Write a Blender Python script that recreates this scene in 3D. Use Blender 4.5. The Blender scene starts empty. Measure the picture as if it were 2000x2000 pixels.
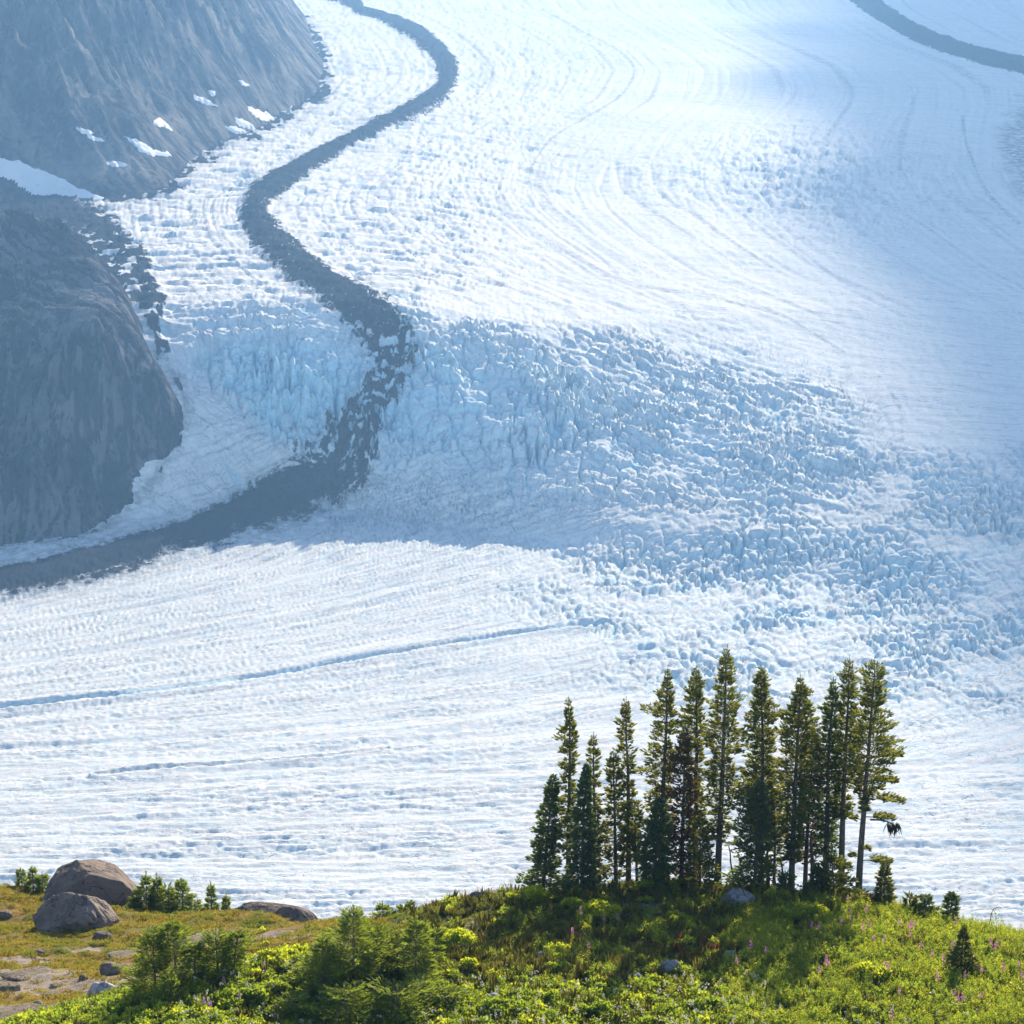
import bpy, bmesh, math, random
import numpy as np
from mathutils import Vector, Matrix

# ------------------------------------------------------------------ camera, sky, sun, exposure
SC = bpy.context.scene
COL = SC.collection
CAMZ, PITCH, FOV = 450.0, math.radians(11.5), math.radians(18.0)
SUN_EL, SUN_AZ = math.radians(21.5), math.radians(16.0)      # azimuth: clockwise from +Y (the view direction)
cam_data = bpy.data.cameras.new("camera")
cam_data.sensor_fit = 'HORIZONTAL'
cam_data.angle = FOV
cam_data.clip_start, cam_data.clip_end = 1.0, 30000.0
cam = bpy.data.objects.new("camera", cam_data)
cam.location = (0, 0, CAMZ)
cam.rotation_euler = (math.pi / 2 - PITCH, 0, 0)
COL.objects.link(cam)
SC.camera = cam

world = bpy.data.worlds.new("World")
SC.world = world
world.use_nodes = True
wn = world.node_tree
wn.nodes.clear()
sky = wn.nodes.new('ShaderNodeTexSky')
sky.sky_type = 'NISHITA'
sky.sun_disc = False
sky.sun_elevation = SUN_EL
sky.sun_rotation = SUN_AZ
sky.altitude = 1300
sky.air_density = 1.0
sky.dust_density = 1.6
sky.ozone_density = 0.6
bg = wn.nodes.new('ShaderNodeBackground')
bg.inputs['Strength'].default_value = 0.125
wo = wn.nodes.new('ShaderNodeOutputWorld')
wn.links.new(sky.outputs[0], bg.inputs[0])
wn.links.new(bg.outputs[0], wo.inputs[0])

SUN_DIR = Vector((math.sin(SUN_AZ) * math.cos(SUN_EL), math.cos(SUN_AZ) * math.cos(SUN_EL), math.sin(SUN_EL)))
sun_data = bpy.data.lights.new("sun", 'SUN')
sun_data.energy = 5.0
sun_data.angle = math.radians(0.5)
sun_data.color = (1.0, 0.84, 0.64)
sun = bpy.data.objects.new("sun", sun_data)
sun.rotation_euler = (-SUN_DIR).to_track_quat('-Z', 'Y').to_euler()
COL.objects.link(sun)

SC.view_settings.view_transform = 'Standard'
SC.view_settings.look = 'None'
SC.view_settings.gamma = 1.0
SC.view_settings.use_curve_mapping = False
SC.view_settings.exposure = 0.94
SC.cycles.use_denoising = True
SC.cycles.max_bounces = 6
SC.cycles.transparent_max_bounces = 16
SC.cycles.volume_bounces = 0

# ------------------------------------------------------------------ numeric helpers
T = math.tan(FOV / 2)
CP, SP = math.cos(PITCH), math.sin(PITCH)


def ray(px, py):
    """direction of the sight line through a point of the 2000-pixel photograph"""
    a = (np.asarray(px, float) - 1000) / 1000 * T
    b = (1000 - np.asarray(py, float)) / 1000 * T
    return a, CP + b * SP, -SP + b * CP


def at_depth(px, py, y):
    dx, dy, dz = ray(px, py)
    t = y / dy
    return dx * t, y, CAMZ + dz * t


def project(x, y, z):
    zz = z - CAMZ
    d = y * CP - zz * SP
    return 1000 + 1000 * x / d / T, 1000 - 1000 * (y * SP + zz * CP) / d / T


def sstep(a, b, v):
    t = np.clip((v - a) / (b - a), 0, 1)
    return t * t * (3 - 2 * t)


def _h(ix, iy, seed):
    h = (ix.astype(np.int64) * 374761393 + iy.astype(np.int64) * 668265263 + seed * 974634341) & 0xffffffff
    h = ((h ^ (h >> 13)) * 1274126177) & 0xffffffff
    h = ((h ^ (h >> 16)) * 2246822519) & 0xffffffff
    return h ^ (h >> 15)


_ANG = np.linspace(0, 2 * np.pi, 256, endpoint=False)
_GX, _GY = np.cos(_ANG), np.sin(_ANG)


def noise(x, y, seed=0):
    """gradient noise, about -0.7 .. 0.7"""
    x, y = np.broadcast_arrays(np.asarray(x, float), np.asarray(y, float))
    ix, iy = np.floor(x).astype(np.int64), np.floor(y).astype(np.int64)
    fx, fy = x - ix, y - iy
    u, v = fx * fx * fx * (fx * (fx * 6 - 15) + 10), fy * fy * fy * (fy * (fy * 6 - 15) + 10)
    r = []
    for ox, oy in ((0, 0), (1, 0), (0, 1), (1, 1)):
        k = _h(ix + ox, iy + oy, seed) & 255
        r.append(_GX[k] * (fx - ox) + _GY[k] * (fy - oy))
    a = r[0] + (r[1] - r[0]) * u
    b = r[2] + (r[3] - r[2]) * u
    return a + (b - a) * v


def fbm(x, y, n=4, seed=0, gain=0.5):
    s, a, f = 0, 1.0, 1.0
    for i in range(n):
        s = s + a * noise(x * f, y * f, seed + i * 17)
        a *= gain
        f *= 2.03
    return s


def ridged(x, y, n=4, seed=0, gain=0.5):
    s, a, f = 0, 1.0, 1.0
    for i in range(n):
        s = s + a * (1 - 2.2 * np.abs(noise(x * f, y * f, seed + i * 31)))
        a *= gain
        f *= 2.07
    return s


def clefts(x, y, seed, w=0.1):
    return 1 - sstep(0.0, w, np.abs(noise(x, y, seed)))


def worley(x, y, seed=0):
    ix, iy = np.floor(x).astype(np.int64), np.floor(y).astype(np.int64)
    f1 = np.full(x.shape, 9.0)
    f2 = np.full(x.shape, 9.0)
    cid = np.zeros(x.shape)
    for ox in (-1, 0, 1):
        for oy in (-1, 0, 1):
            k = _h(ix + ox, iy + oy, seed)
            dx = ix + ox + (k & 1023) / 1023.0 - x
            dy = iy + oy + ((k >> 10) & 1023) / 1023.0 - y
            d = np.sqrt(dx * dx + dy * dy)
            c = ((k >> 20) & 1023) / 1023.0
            near = d < f1
            f2 = np.where(near, f1, np.minimum(f2, d))
            cid = np.where(near, c, cid)
            f1 = np.where(near, d, f1)
    return f1, f2, cid


def seg_dist(px, py, line, with_w=True):
    """distance to a polyline whose rows are x, y[, half width]; returns distance and half width there"""
    best = np.full(px.shape, 1e9)
    w = np.zeros(px.shape)
    for p, q in zip(line[:-1], line[1:]):
        ex, ey = q[0] - p[0], q[1] - p[1]
        t = np.clip(((px - p[0]) * ex + (py - p[1]) * ey) / (ex * ex + ey * ey + 1e-9), 0, 1)
        d = np.hypot(px - p[0] - t * ex, py - p[1] - t * ey)
        m = d < best
        best = np.where(m, d, best)
        if with_w:
            w = np.where(m, p[2] + t * (q[2] - p[2]), w)
    return best, w


def smooth_line(pts, n=6):
    """Catmull-Rom through rows of numbers"""
    P = np.array(pts, float)
    P = np.vstack([2 * P[0] - P[1], P, 2 * P[-1] - P[-2]])
    out = []
    for i in range(1, len(P) - 2):
        for t in np.linspace(0, 1, n, endpoint=False):
            out.append(0.5 * (2 * P[i] + (P[i + 1] - P[i - 1]) * t + (2 * P[i - 1] - 5 * P[i] + 4 * P[i + 1] - P[i + 2]) * t * t
                              + (3 * P[i] - P[i - 1] - 3 * P[i + 1] + P[i + 2]) * t ** 3))
    out.append(P[-2])
    return [tuple(r) for r in out]


def inside(px, py, poly):
    r = np.zeros(px.shape, bool)
    n = len(poly)
    for i in range(n):
        x0, y0 = poly[i][:2]
        x1, y1 = poly[(i + 1) % n][:2]
        c = (y0 > py) != (y1 > py)
        r ^= c & (px < (x1 - x0) * (py - y0) / (y1 - y0 + 1e-12) + x0)
    return r


class TPS:
    """thin-plate spline through scattered heights"""
    def __init__(s, P, reg=0.0, scale=1.0):
        P = np.array(P, float)
        s.sc = scale
        X, z = P[:, :2] / scale, P[:, 2]
        n = len(X)
        K = s._k(X, X) + reg * np.eye(n)
        A = np.zeros((n + 3, n + 3))
        A[:n, :n] = K
        A[:n, n] = 1
        A[:n, n + 1:] = X
        A[n, :n] = 1
        A[n + 1:, :n] = X.T
        s.X, s.w = X, np.linalg.solve(A, np.concatenate([z, np.zeros(3)]))

    @staticmethod
    def _k(A, B):
        d2 = ((A[:, None, :] - B[None]) ** 2).sum(-1)
        return 0.5 * d2 * np.log(d2 + 1e-12)

    def __call__(s, x, y):
        x, y = np.broadcast_arrays(np.asarray(x, float), np.asarray(y, float))
        Q = np.stack([x.ravel(), y.ravel()], 1) / s.sc
        out = np.empty(len(Q))
        for i in range(0, len(Q), 60000):
            q = Q[i:i + 60000]
            out[i:i + 60000] = s._k(q, s.X) @ s.w[:-3] + s.w[-3] + q @ s.w[-2:]
        return out.reshape(x.shape)


# ------------------------------------------------------------------ mesh and material helpers
def mesh_from(name, verts, faces, mat, smooth=False, attrs=None):
    """verts (n,3), faces (m,3 or 4) arrays"""
    me = bpy.data.meshes.new(name)
    verts = np.asarray(verts, np.float32)
    faces = np.asarray(faces, np.int32)
    k = faces.shape[1]
    me.vertices.add(len(verts))
    me.vertices.foreach_set('co', verts.ravel())
    me.loops.add(faces.size)
    me.loops.foreach_set('vertex_index', faces.ravel())
    me.polygons.add(len(faces))
    me.polygons.foreach_set('loop_start', np.arange(0, faces.size, k, dtype=np.int32))
    me.update(calc_edges=True)
    if smooth:
        me.polygons.foreach_set('use_smooth', np.ones(len(faces), bool))
    for an, av in (attrs or {}).items():
        a = me.attributes.new(an, 'FLOAT', 'POINT')
        a.data.foreach_set('value', np.asarray(av, np.float32).ravel())
    if mat is not None:
        me.materials.append(mat)
    return me


def link(name, data, parent=None, loc=None):
    o = bpy.data.objects.new(name, data)
    COL.objects.link(o)
    if loc is not None:
        o.location = loc
    if parent is not None:
        o.parent = parent
    return o


def tag(o, label=None, cat=None, group=None, kind=None):
    for k, v in (('label', label), ('category', cat), ('group', group), ('kind', kind)):
        if v:
            o[k] = v
    return o


def grid_faces(nr, nc):
    i = np.arange(nr * nc).reshape(nr, nc)
    return np.stack([i[:-1, :-1], i[:-1, 1:], i[1:, 1:], i[1:, :-1]], -1).reshape(-1, 4)


class N:
    """small node-tree writer"""
    def __init__(s, name):
        s.m = bpy.data.materials.new(name)
        s.m.use_nodes = True
        s.t = s.m.node_tree
        s.t.nodes.clear()
        s.out = s.t.nodes.new('ShaderNodeOutputMaterial')

    def n(s, typ, ins=None, **kw):
        d = s.t.nodes.new(typ)
        for k, v in kw.items():
            setattr(d, k, v)
        for k, v in (ins or {}).items():
            sock = d.inputs[k]
            if isinstance(v, bpy.types.NodeSocket):
                s.t.links.new(v, sock)
            else:
                sock.default_value = v
        return d

    def attr(s, name, typ='GEOMETRY'):
        return s.n('ShaderNodeAttribute', attribute_name=name, attribute_type=typ).outputs['Fac']

    def math(s, op, a, b=0.0, c=0.0, clamp=False):
        return s.n('ShaderNodeMath', {0: a, 1: b, 2: c}, operation=op, use_clamp=clamp).outputs[0]

    def mix(s, f, a, b, mode='MIX'):
        d = s.n('ShaderNodeMix', data_type='RGBA', blend_type=mode)
        for i, v in ((0, f), (6, a), (7, b)):
            if isinstance(v, bpy.types.NodeSocket):
                s.t.links.new(v, d.inputs[i])
            else:
                d.inputs[i].default_value = v if i == 0 or len(v) == 4 else (*v, 1)
        return d.outputs[2]

    def ramp(s, f, lo, hi):
        return s.n('ShaderNodeMapRange', {0: f, 1: lo, 2: hi}, interpolation_type='SMOOTHSTEP').outputs[0]

    def coords(s, scale=(1, 1, 1), kind='Object'):
        tc = s.n('ShaderNodeTexCoord')
        return s.n('ShaderNodeMapping', {0: tc.outputs[kind], 3: scale}).outputs[0]

    def noise(s, vec, scale, detail=4.0, rough=0.55, dist=0.0):
        return s.n('ShaderNodeTexNoise', {'Vector': vec, 'Scale': scale, 'Detail': detail, 'Roughness': rough, 'Distortion': dist}).outputs[0]

    def bump(s, h, strength=0.5, dist=0.1, normal=None):
        ins = {'Strength': strength, 'Distance': dist, 'Height': h}
        if normal is not None:
            ins['Normal'] = normal
        return s.n('ShaderNodeBump', ins).outputs[0]

    def surf(s, color, rough=0.8, normal=None, spec=0.3):
        ins = {'Base Color': color if isinstance(color, bpy.types.NodeSocket) else (*color, 1), 'Roughness': rough, 'Specular IOR Level': spec}
        if normal is not None:
            ins['Normal'] = normal
        b = s.n('ShaderNodeBsdfPrincipled', ins)
        s.t.links.new(b.outputs[0], s.out.inputs[0])
        return s.m


# ------------------------------------------------------------------ materials of the far scene
def ice_material():
    m = N('glacier_ice')
    c = m.coords()
    deb, blue, dirt_shade = m.attr('debris'), m.attr('blue'), m.attr('dirt_shade')
    fu, fv = m.attr('along'), m.attr('across')

    def flow(su, sv, off=0.0):
        return m.n('ShaderNodeCombineXYZ', {0: m.math('MULTIPLY', fu, su), 1: m.math('MULTIPLY', fv, sv), 2: off}).outputs[0]
    fine = m.noise(c, 0.35, 6, 0.65)
    grit = m.noise(c, 0.9, 6, 0.75)
    lump = m.noise(c, 0.14, 4, 0.6)

    def crack(su, sv, w, off):
        n = m.noise(flow(su, sv, off), 1.0, 2.5, 0.55, 0.25)
        return m.ramp(m.math('ABSOLUTE', m.math('SUBTRACT', n, 0.5)), w, 0.0)
    c1, c2 = crack(0.045, 0.16, 0.014, 1.0), crack(0.12, 0.38, 0.018, 5.0)
    open_ = m.ramp(m.noise(flow(0.012, 0.05, 9.0), 1.0, 3, 0.6), 0.40, 0.60)
    cracks = m.math('MAXIMUM', c1, m.math('MULTIPLY', c2, 0.6))
    cracks = m.math('MULTIPLY', cracks, m.math('ADD', 0.25, m.math('MULTIPLY', open_, 0.75)))
    snow = m.mix(m.ramp(fine, 0.35, 0.7), (0.79, 0.775, 0.735), (0.87, 0.858, 0.82))
    ice = m.mix(m.ramp(fine, 0.3, 0.7), (0.30, 0.62, 0.78), (0.56, 0.82, 0.90))
    band = m.noise(flow(0.010, 0.22, 3.0), 1.0, 5, 0.65)
    snow = m.mix(m.math('MULTIPLY', m.ramp(band, 0.50, 0.68), 0.55), snow, (0.50, 0.50, 0.49))
    base = m.mix(m.math('MULTIPLY', blue, 0.9, clamp=True), snow, ice)
    base = m.mix(m.math('MULTIPLY', cracks, 0.75), base, (0.27, 0.42, 0.54))
    d = m.math('MULTIPLY', dirt_shade, m.ramp(m.noise(c, 0.12, 6, 0.7), 0.34, 0.62), clamp=True)
    base = m.mix(d, base, (0.20, 0.21, 0.23))
    stone = m.mix(m.ramp(grit, 0.3, 0.7), (0.016, 0.022, 0.033), (0.060, 0.066, 0.080))
    rag = m.math('ADD', m.math('MULTIPLY', m.math('SUBTRACT', grit, 0.5), 0.9), m.math('MULTIPLY', m.math('SUBTRACT', lump, 0.5), 0.9))
    k = m.ramp(m.math('ADD', deb, rag), 0.34, 0.66)
    base = m.mix(k, base, stone)
    h = m.math('SUBTRACT', m.math('ADD', m.math('MULTIPLY', fine, 0.35), m.math('MULTIPLY', grit, m.math('MULTIPLY', deb, 0.8))), m.math('MULTIPLY', cracks, 0.4))
    return m.surf(base, 0.95, m.bump(h, 0.7, 1.3), 0.0)


def rock_material(name, dark, light, rust, scale=1.0, lichen=None, bump=1.0, streaks=True):
    m = N(name)
    c = m.coords()
    a = m.noise(c, 0.02 * scale, 8, 0.65)
    b = m.noise(m.coords((1, 1, 0.25)), 0.12 * scale, 6, 0.7, 0.6)
    f = m.noise(c, 1.1 * scale, 5, 0.7)
    col = m.mix(m.ramp(a, 0.35, 0.65), dark, light)
    col = m.mix(m.math('MULTIPLY', m.ramp(b, 0.5, 0.7), 0.7), col, rust)
    if streaks:
        st = m.attr('streak')
        col = m.mix(m.math('MULTIPLY', m.ramp(st, 0.1, -0.25), 0.75), col, (dark[0] * 0.6, dark[1] * 0.6, dark[2] * 0.65))
        col = m.mix(m.math('MULTIPLY', m.ramp(st, 0.15, 0.5), 0.6), col, light)
    col = m.mix(m.math('MULTIPLY', m.ramp(f, 0.45, 0.7), 0.35), col, (dark[0] * 0.5, dark[1] * 0.5, dark[2] * 0.5))
    if lichen:
        col = m.mix(m.ramp(m.noise(c, 0.5 * scale, 6, 0.75), 0.55, 0.66), col, lichen)
    h = m.math('ADD', m.math('MULTIPLY', b, 1.0), m.math('MULTIPLY', f, 0.35))
    if streaks:
        h = m.math('ADD', h, m.math('MULTIPLY', st, 0.7))
    return m.surf(col, 0.95, m.bump(h, 0.9, bump), 0.0)


M_ICE = ice_material()
M_CLIFF = rock_material('cliff_rock', (0.036, 0.045, 0.062), (0.20, 0.20, 0.205), (0.17, 0.085, 0.075), 1.0, None, 4.0)
M_MOUNT = rock_material('mountain_rock', (0.052, 0.063, 0.085), (0.29, 0.27, 0.25), (0.12, 0.122, 0.13), 0.7, None, 8.0)

# ------------------------------------------------------------------ the glacier
_az = lambda px: (np.asarray(px, float) - 1000) / 1000 * T / CP
_fpx = np.array([-900, 0, 300, 500, 800, 1100, 1400, 1700, 2000, 2900])
FOOT_Y = np.array([2150, 2130, 2150, 2210, 2180, 2060, 1980, 1930, 1850, 1850], float)
TOP_Y = np.array([2420, 2420, 2415, 2410, 2410, 2450, 2540, 2640, 2700, 2700], float)
RISE = np.array([120, 120, 120, 122, 115, 98, 90, 84, 76, 70], float)


def base_ice(x, y):
    a = x / np.maximum(y, 50)
    fa = _az(_fpx)
    fy, ty, r = np.interp(a, fa, FOOT_Y), np.interp(a, fa, TOP_Y), np.interp(a, fa, RISE)
    t = np.clip((y - fy) / (ty - fy), 0, 1)
    p = np.interp(a, fa, (1.9, 1.9, 1.9, 1.9, 1.6, 1.2, 1.15, 1.1, 1.1, 1.1))
    prof = (1 - (1 - t) ** p) * (0.25 + 0.75 * sstep(0, 0.16, t))
    up = np.maximum(y - ty, 0)
    # the plateau rises faster far back, with a broad swell at its left
    return r * prof + 0.038 * up + 6 * fbm(x / 420, y / 500, 2, 5) * sstep(0, 300, up) + 2.0 * fbm(x / 260, y / 200, 2, 9)


def hit_ice(px, py):
    """world points where sight lines meet the smooth ice surface"""
    px, py = np.broadcast_arrays(np.asarray(px, float), np.asarray(py, float))
    dx, dy, dz = ray(px, py)
    ys = np.concatenate([np.linspace(900, 3200, 460), np.linspace(3205, 7000, 380)])
    res = []
    for a, b, c in zip(np.ravel(dx), np.ravel(dy), np.ravel(dz)):
        t = ys / b
        gap = CAMZ + c * t - base_ice(a * t, ys)
        i = np.argmax(gap < 0)
        if gap[i] >= 0:
            i = len(ys) - 1
        f = gap[i - 1] / (gap[i - 1] - gap[i] + 1e-9)
        y = ys[i - 1] + f * (ys[i] - ys[i - 1])
        res.append((a * y / b, y, CAMZ + c * y / b))
    return np.array(res)


MORAINE = smooth_line([(600, -30, 14), (690, 8, 12), (700, 22, 9), (745, 35, 9), (800, 60, 15), (850, 100, 19), (874, 140, 20), (865, 180, 18), (820, 213, 17),
                       (750, 248, 14), (680, 283, 14), (600, 328, 17), (540, 363, 22), (505, 395, 25), (500, 430, 29), (530, 480, 33), (600, 540, 30),
                       (680, 590, 34), (740, 640, 46), (765, 690, 46), (758, 740, 38), (722, 800, 36), (690, 860, 50), (645, 920, 58), (580, 968, 50),
                       (450, 1025, 33), (300, 1074, 27), (150, 1115, 27), (0, 1137, 25), (-150, 1153, 28), (-400, 1175, 32)])
MORAINE_RIGHT = smooth_line([(1640, -40, 22), (1690, 0, 20), (1730, 30, 18), (1790, 65, 17), (1860, 93, 16), (1950, 118, 16), (2050, 140, 18), (2300, 200, 22)])
SIDE_DEBRIS = smooth_line([(-300, 440, 60), (-60, 420, 70), (70, 430, 70), (170, 470, 60), (240, 530, 55), (290, 590, 30), (305, 640, 14), (320, 690, 14)])
RIGHT_STREAK = smooth_line([(2120, 200, 60), (2020, 255, 50), (1985, 290, 30), (2040, 350, 50)])
THIN = [smooth_line([(1060, 20, 2), (1130, 60, 2), (1205, 100, 2.2), (1238, 140, 2.4), (1205, 195, 2.2), (1090, 265, 2), (1045, 320, 2.5), (1035, 370, 3), (1062, 412, 2)]),
        smooth_line([(970, 350, 1.5), (985, 400, 1.5), (1030, 445, 1.5), (1110, 500, 1.5), (1250, 560, 2), (1500, 610, 3), (1650, 690, 3)]),
        smooth_line([(905, 525, 2), (985, 562, 2), (1080, 596, 2), (1160, 640, 2)]),
        smooth_line([(1880, 230, 3), (1890, 290, 3), (1930, 380, 3), (1990, 440, 3)])]
CHANNEL = smooth_line([(-200, 1398, 3), (0, 1381, 3.5), (250, 1354, 4), (500, 1322, 4.5), (720, 1284, 4.5), (900, 1255, 4), (1050, 1232, 3), (1180, 1218, 2)])
CHANNEL_LOW = smooth_line([(180, 1515, 2), (330, 1500, 2.5), (480, 1492, 2.5), (640, 1478, 2.5), (760, 1462, 2)])
FLOW = [[(500, -60), (560, 20), (620, 90), (640, 150), (560, 225), (440, 285), (350, 345), (250, 395), (260, 470), (330, 540), (380, 600), (440, 660)],
        [(p[0], p[1]) for p in MORAINE if p[1] < 660],
        [(1000, -60), (1060, 20), (1130, 60), (1205, 100), (1238, 140), (1205, 195), (1090, 265), (1045, 320), (1035, 370), (1062, 412), (1130, 465), (1250, 540), (1420, 600), (1620, 680)],
        [(1480, -60), (1540, 20), (1640, 80), (1780, 130), (1845, 175), (1850, 210), (1835, 260), (1832, 330), (1865, 385), (1960, 450), (2060, 520), (2200, 600), (2340, 680)],
        [(1900, -60), (2000, 20), (2120, 80), (2260, 130), (2330, 175), (2340, 210), (2330, 260), (2330, 330), (2360, 385), (2460, 450), (2560, 520), (2700, 600), (2840, 680)]]


def flow_coord(px, py):
    X = []
    for k, c in enumerate(FLOW):
        c = sorted(c, key=lambda q: q[1])
        X.append(np.interp(py, [q[1] for q in c], [q[0] for q in c]))
    q = np.zeros(px.shape)
    q += np.where(px < X[0], (px - X[0]) / 300.0, 0)
    for k in range(len(X) - 1):
        q += np.clip((px - X[k]) / np.maximum(X[k + 1] - X[k], 20), 0, 1)
    return q


RENT = smooth_line([(1735, 760, 3), (1758, 800, 5), (1762, 850, 5), (1752, 900, 4), (1728, 960, 4), (1690, 985, 3), (1670, 1010, 3)])


FLANK = smooth_line([(-420, 560), (-200, 480), (-60, 425), (60, 392), (180, 395), (250, 388), (322, 372), (352, 338), (395, 312), (440, 280), (500, 258), (560, 222), (622, 180),
                     (632, 140), (615, 85), (580, 40), (530, 8), (480, -20), (420, -70)], 4)
CLIFF_FOOT = [(-330, 1100), (-160, 1086), (0, 1072), (150, 1055), (225, 1024), (280, 978), (322, 915), (348, 862), (368, 800), (338, 745), (302, 700)]


def gauss(px, py, cx, cy, rx, ry):
    return np.exp(-((px - cx) / rx) ** 2 - ((py - cy) / ry) ** 2)


def build_glacier():
    cols = np.concatenate([np.linspace(-1150, -90, 60), np.linspace(-80, 2080, 800), np.linspace(2090, 3150, 60)])
    rows = np.concatenate([np.linspace(-170, -30, 30), np.linspace(-26, 1800, 790)])
    az = _az(cols)
    ys = np.concatenate([np.linspace(600, 1900, 200), np.linspace(1902, 2700, 400), np.linspace(2710, 7000, 500)])
    YY = np.empty((len(rows), len(cols)))
    for j, a in enumerate(az):
        z = base_ice(a * ys, ys)
        _, r = project(0 * ys, ys, z)
        r = np.maximum.accumulate(r[::-1])[::-1]          # far to near: rows grow
        YY[:, j] = np.interp(rows, r[::-1], ys[::-1])
    near = np.linspace(1, 0, 12)[1:, None] * (YY[-1:] - 560) + 560
    YY = np.vstack([YY, near])
    AZ = np.broadcast_to(az, YY.shape)
    X, Y = AZ * YY, YY
    Z = base_ice(X, Y)
    px, py = project(X, Y, Z)
    py = np.where(Y < 1200, 1900, py)

    # --- masks over the surface
    fa = _az(_fpx)
    fy, ty = np.interp(AZ, fa, FOOT_Y), np.interp(AZ, fa, TOP_Y)
    t = (Y - fy) / (ty - fy)
    wob = 0.12 * fbm(X / 60, Y / 60, 3, 3)
    wp = 45 * fbm(X / 70, Y / 70, 3, 4)
    top_r = np.interp(px, (300, 500, 800, 1000, 1200, 1350, 1500, 1650, 1760, 1900), (600, 592, 600, 628, 640, 650, 690, 750, 850, 1000))
    foot_r = np.interp(px, (300, 500, 700, 900, 1050, 1300, 1500, 1650, 1760), (1000, 960, 930, 975, 985, 985, 1000, 1010, 1000))
    fall = sstep(top_r - 50, top_r + 120, py + wp * 0.9) * (1 - sstep(foot_r - 110, foot_r + 40, py + wp)) * (1 - sstep(1660, 1790, px + wp))
    tongue = gauss(px, py, 300, 980, 260, 130) + gauss(px, py, 520, 990, 110, 60)      # smooth ice that hugs the cliff
    tongue = np.clip(tongue * 1.3 + sstep(-25, 60, 455 + 0.85 * (py - 770) + 14 * noise(X / 25, Y / 25, 2) - px) * sstep(720, 800, py) * (1 - sstep(1060, 1110, py)), 0, 1)
    fall = fall * (1 - 0.92 * tongue) * sstep(330, 440, px)
    hum = sstep(1050, 1500, px + 140 * fbm(X / 90, Y / 90, 2, 8)) * sstep(820, 950, py) * (1 - sstep(1250, 1480, py)) 
    hum_c = sstep(850, 1150, px) * sstep(1000, 1060, py) * (1 - sstep(1150, 1300, py)) * 0.55
    hum = np.clip(hum + hum_c, 0, 1) * (1 - 0.7 * fall)
    upper_fall = np.clip(1.3 * gauss(px, py, 1560, 350, 160, 85) + 0.4 * gauss(px, py, 1750, 360, 220, 110), 0, 1)
    low = (1 - sstep(-0.1, 0.05, t)) * (1 - sstep(1150, 1500, px)) + sstep(1150, 1500, px) * sstep(960, 1080, py)
    plateau = (1 - low) * (1 - fall)
    band_r = fall * sstep(1080, 1330, px) 
    lip = fall * (1 - sstep(top_r + 60, top_r + 130, py))
    vary = 0.45 + 1.0 * sstep(-0.35, 0.35, fbm(X / 75, Y / 80, 2, 6))

    # coordinates along (X) and across (vf) the flow bands of the lower ice
    slope = np.interp(py, (1000, 1120, 1250, 1380, 1500, 1760), (0.30, 0.27, 0.21, 0.14, 0.06, 0.0))
    psi = py + slope * (px - 1000) - 0.00005 * slope * (px - 1000) ** 2
    ry = np.linspace(1000, 3000, 400)
    _, rr = project(0 * ry, ry, 0 * ry)
    vf = np.interp(psi, rr[::-1], ry[::-1])

    D = np.zeros_like(X)
    wx = X + 6 * noise(X / 24, Y / 24, 41) + 2.2 * noise(X / 7, Y / 8, 43)
    wy = Y + 6 * noise(X / 24, Y / 24, 42) + 2.5 * noise(X / 7, Y / 8, 44)
    # --- icefall: steps whose lips face down the fall, split lengthwise into seracs
    left = gauss(px, py, 590, 830, 190, 150)

    def steps(v, L, seed):
        q = v / L
        k = np.floor(q)
        s = 1 - (q - k)
        amp = 0.35 + 1.1 * np.clip(noise(X / 30, k * 7.7 + seed, seed) + 0.45, 0, 1)
        return amp * (np.minimum(s ** 1.3, (1 - s) * 7.0))

    rsh = sstep(1000, 1300, px)
    vr = Y + (wy - Y) * (1 - 0.7 * rsh) + 0.62 * X * sstep(950, 1350, px) - 0.22 * X * (1 - sstep(700, 950, px)) + 9 * noise(X / 50, Y / 50, 15)
    st = steps(vr, 19, 11)
    st2 = steps(vr + 5 * noise(X / 9, Y / 9, 17), 8.5, 12)
    split = ridged((wx + 0.25 * wy) / 13, wy / 60, 2, 19)
    f1, f2, cid = worley(wx / 8.5, wy / 11.5, 1)
    crack = sstep(0.0, 0.20, f2 - f1)
    pin = np.clip(1.15 - f1, 0, 1) * (2 + 12 * cid ** 1.5) * (0.4 + 0.6 * crack)
    rough_mid = gauss(px, py, 1050, 760, 330, 160)
    a_step = 6.0 - 2.2 * sstep(850, 1250, px)
    broken = np.clip(0.25 + 0.75 * (1 - lip) + 0.3 * rough_mid, 0, 1)
    deep = np.clip(clefts(wx / 18, wy / 60, 20, 0.07) + 0.55 * clefts(wx / 8, wy / 26, 21, 0.09), 0, 1)
    deep2 = clefts(X / 40 + 0.3 * noise(X / 15, Y / 15, 22), vr / 13, 24, 0.08)
    D += fall * 5.0 * fbm(X / 40, Y / 46, 2, 49) * (0.3 + broken)
    D += fall * vary * (a_step * (1 - 0.5 * left) * st + 2.8 * st2 + broken * 1.2 * split * (1 - 0.6 * band_r) + left * (pin * 1.3 - 4)
                 + rough_mid * 0.35 * (pin - 3) + 0.6 * fbm(X / 3.4, Y / 4, 3, 47) + 1.6 * fbm(X / 14, Y / 16, 2, 48) - 7.5 * broken * (1 - 0.55 * band_r) * deep - 5.0 * deep2)
    # hummocks with upright clefts on the right
    h1, h2, hid = worley((wx + 0.2 * wy) / 15, wy / 26, 3)
    cleft = sstep(0.0, 0.16, h2 - h1)
    patch = 0.22 + 0.75 * sstep(-0.35, 0.35, fbm(X / 70, Y / 90, 2, 26))
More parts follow.
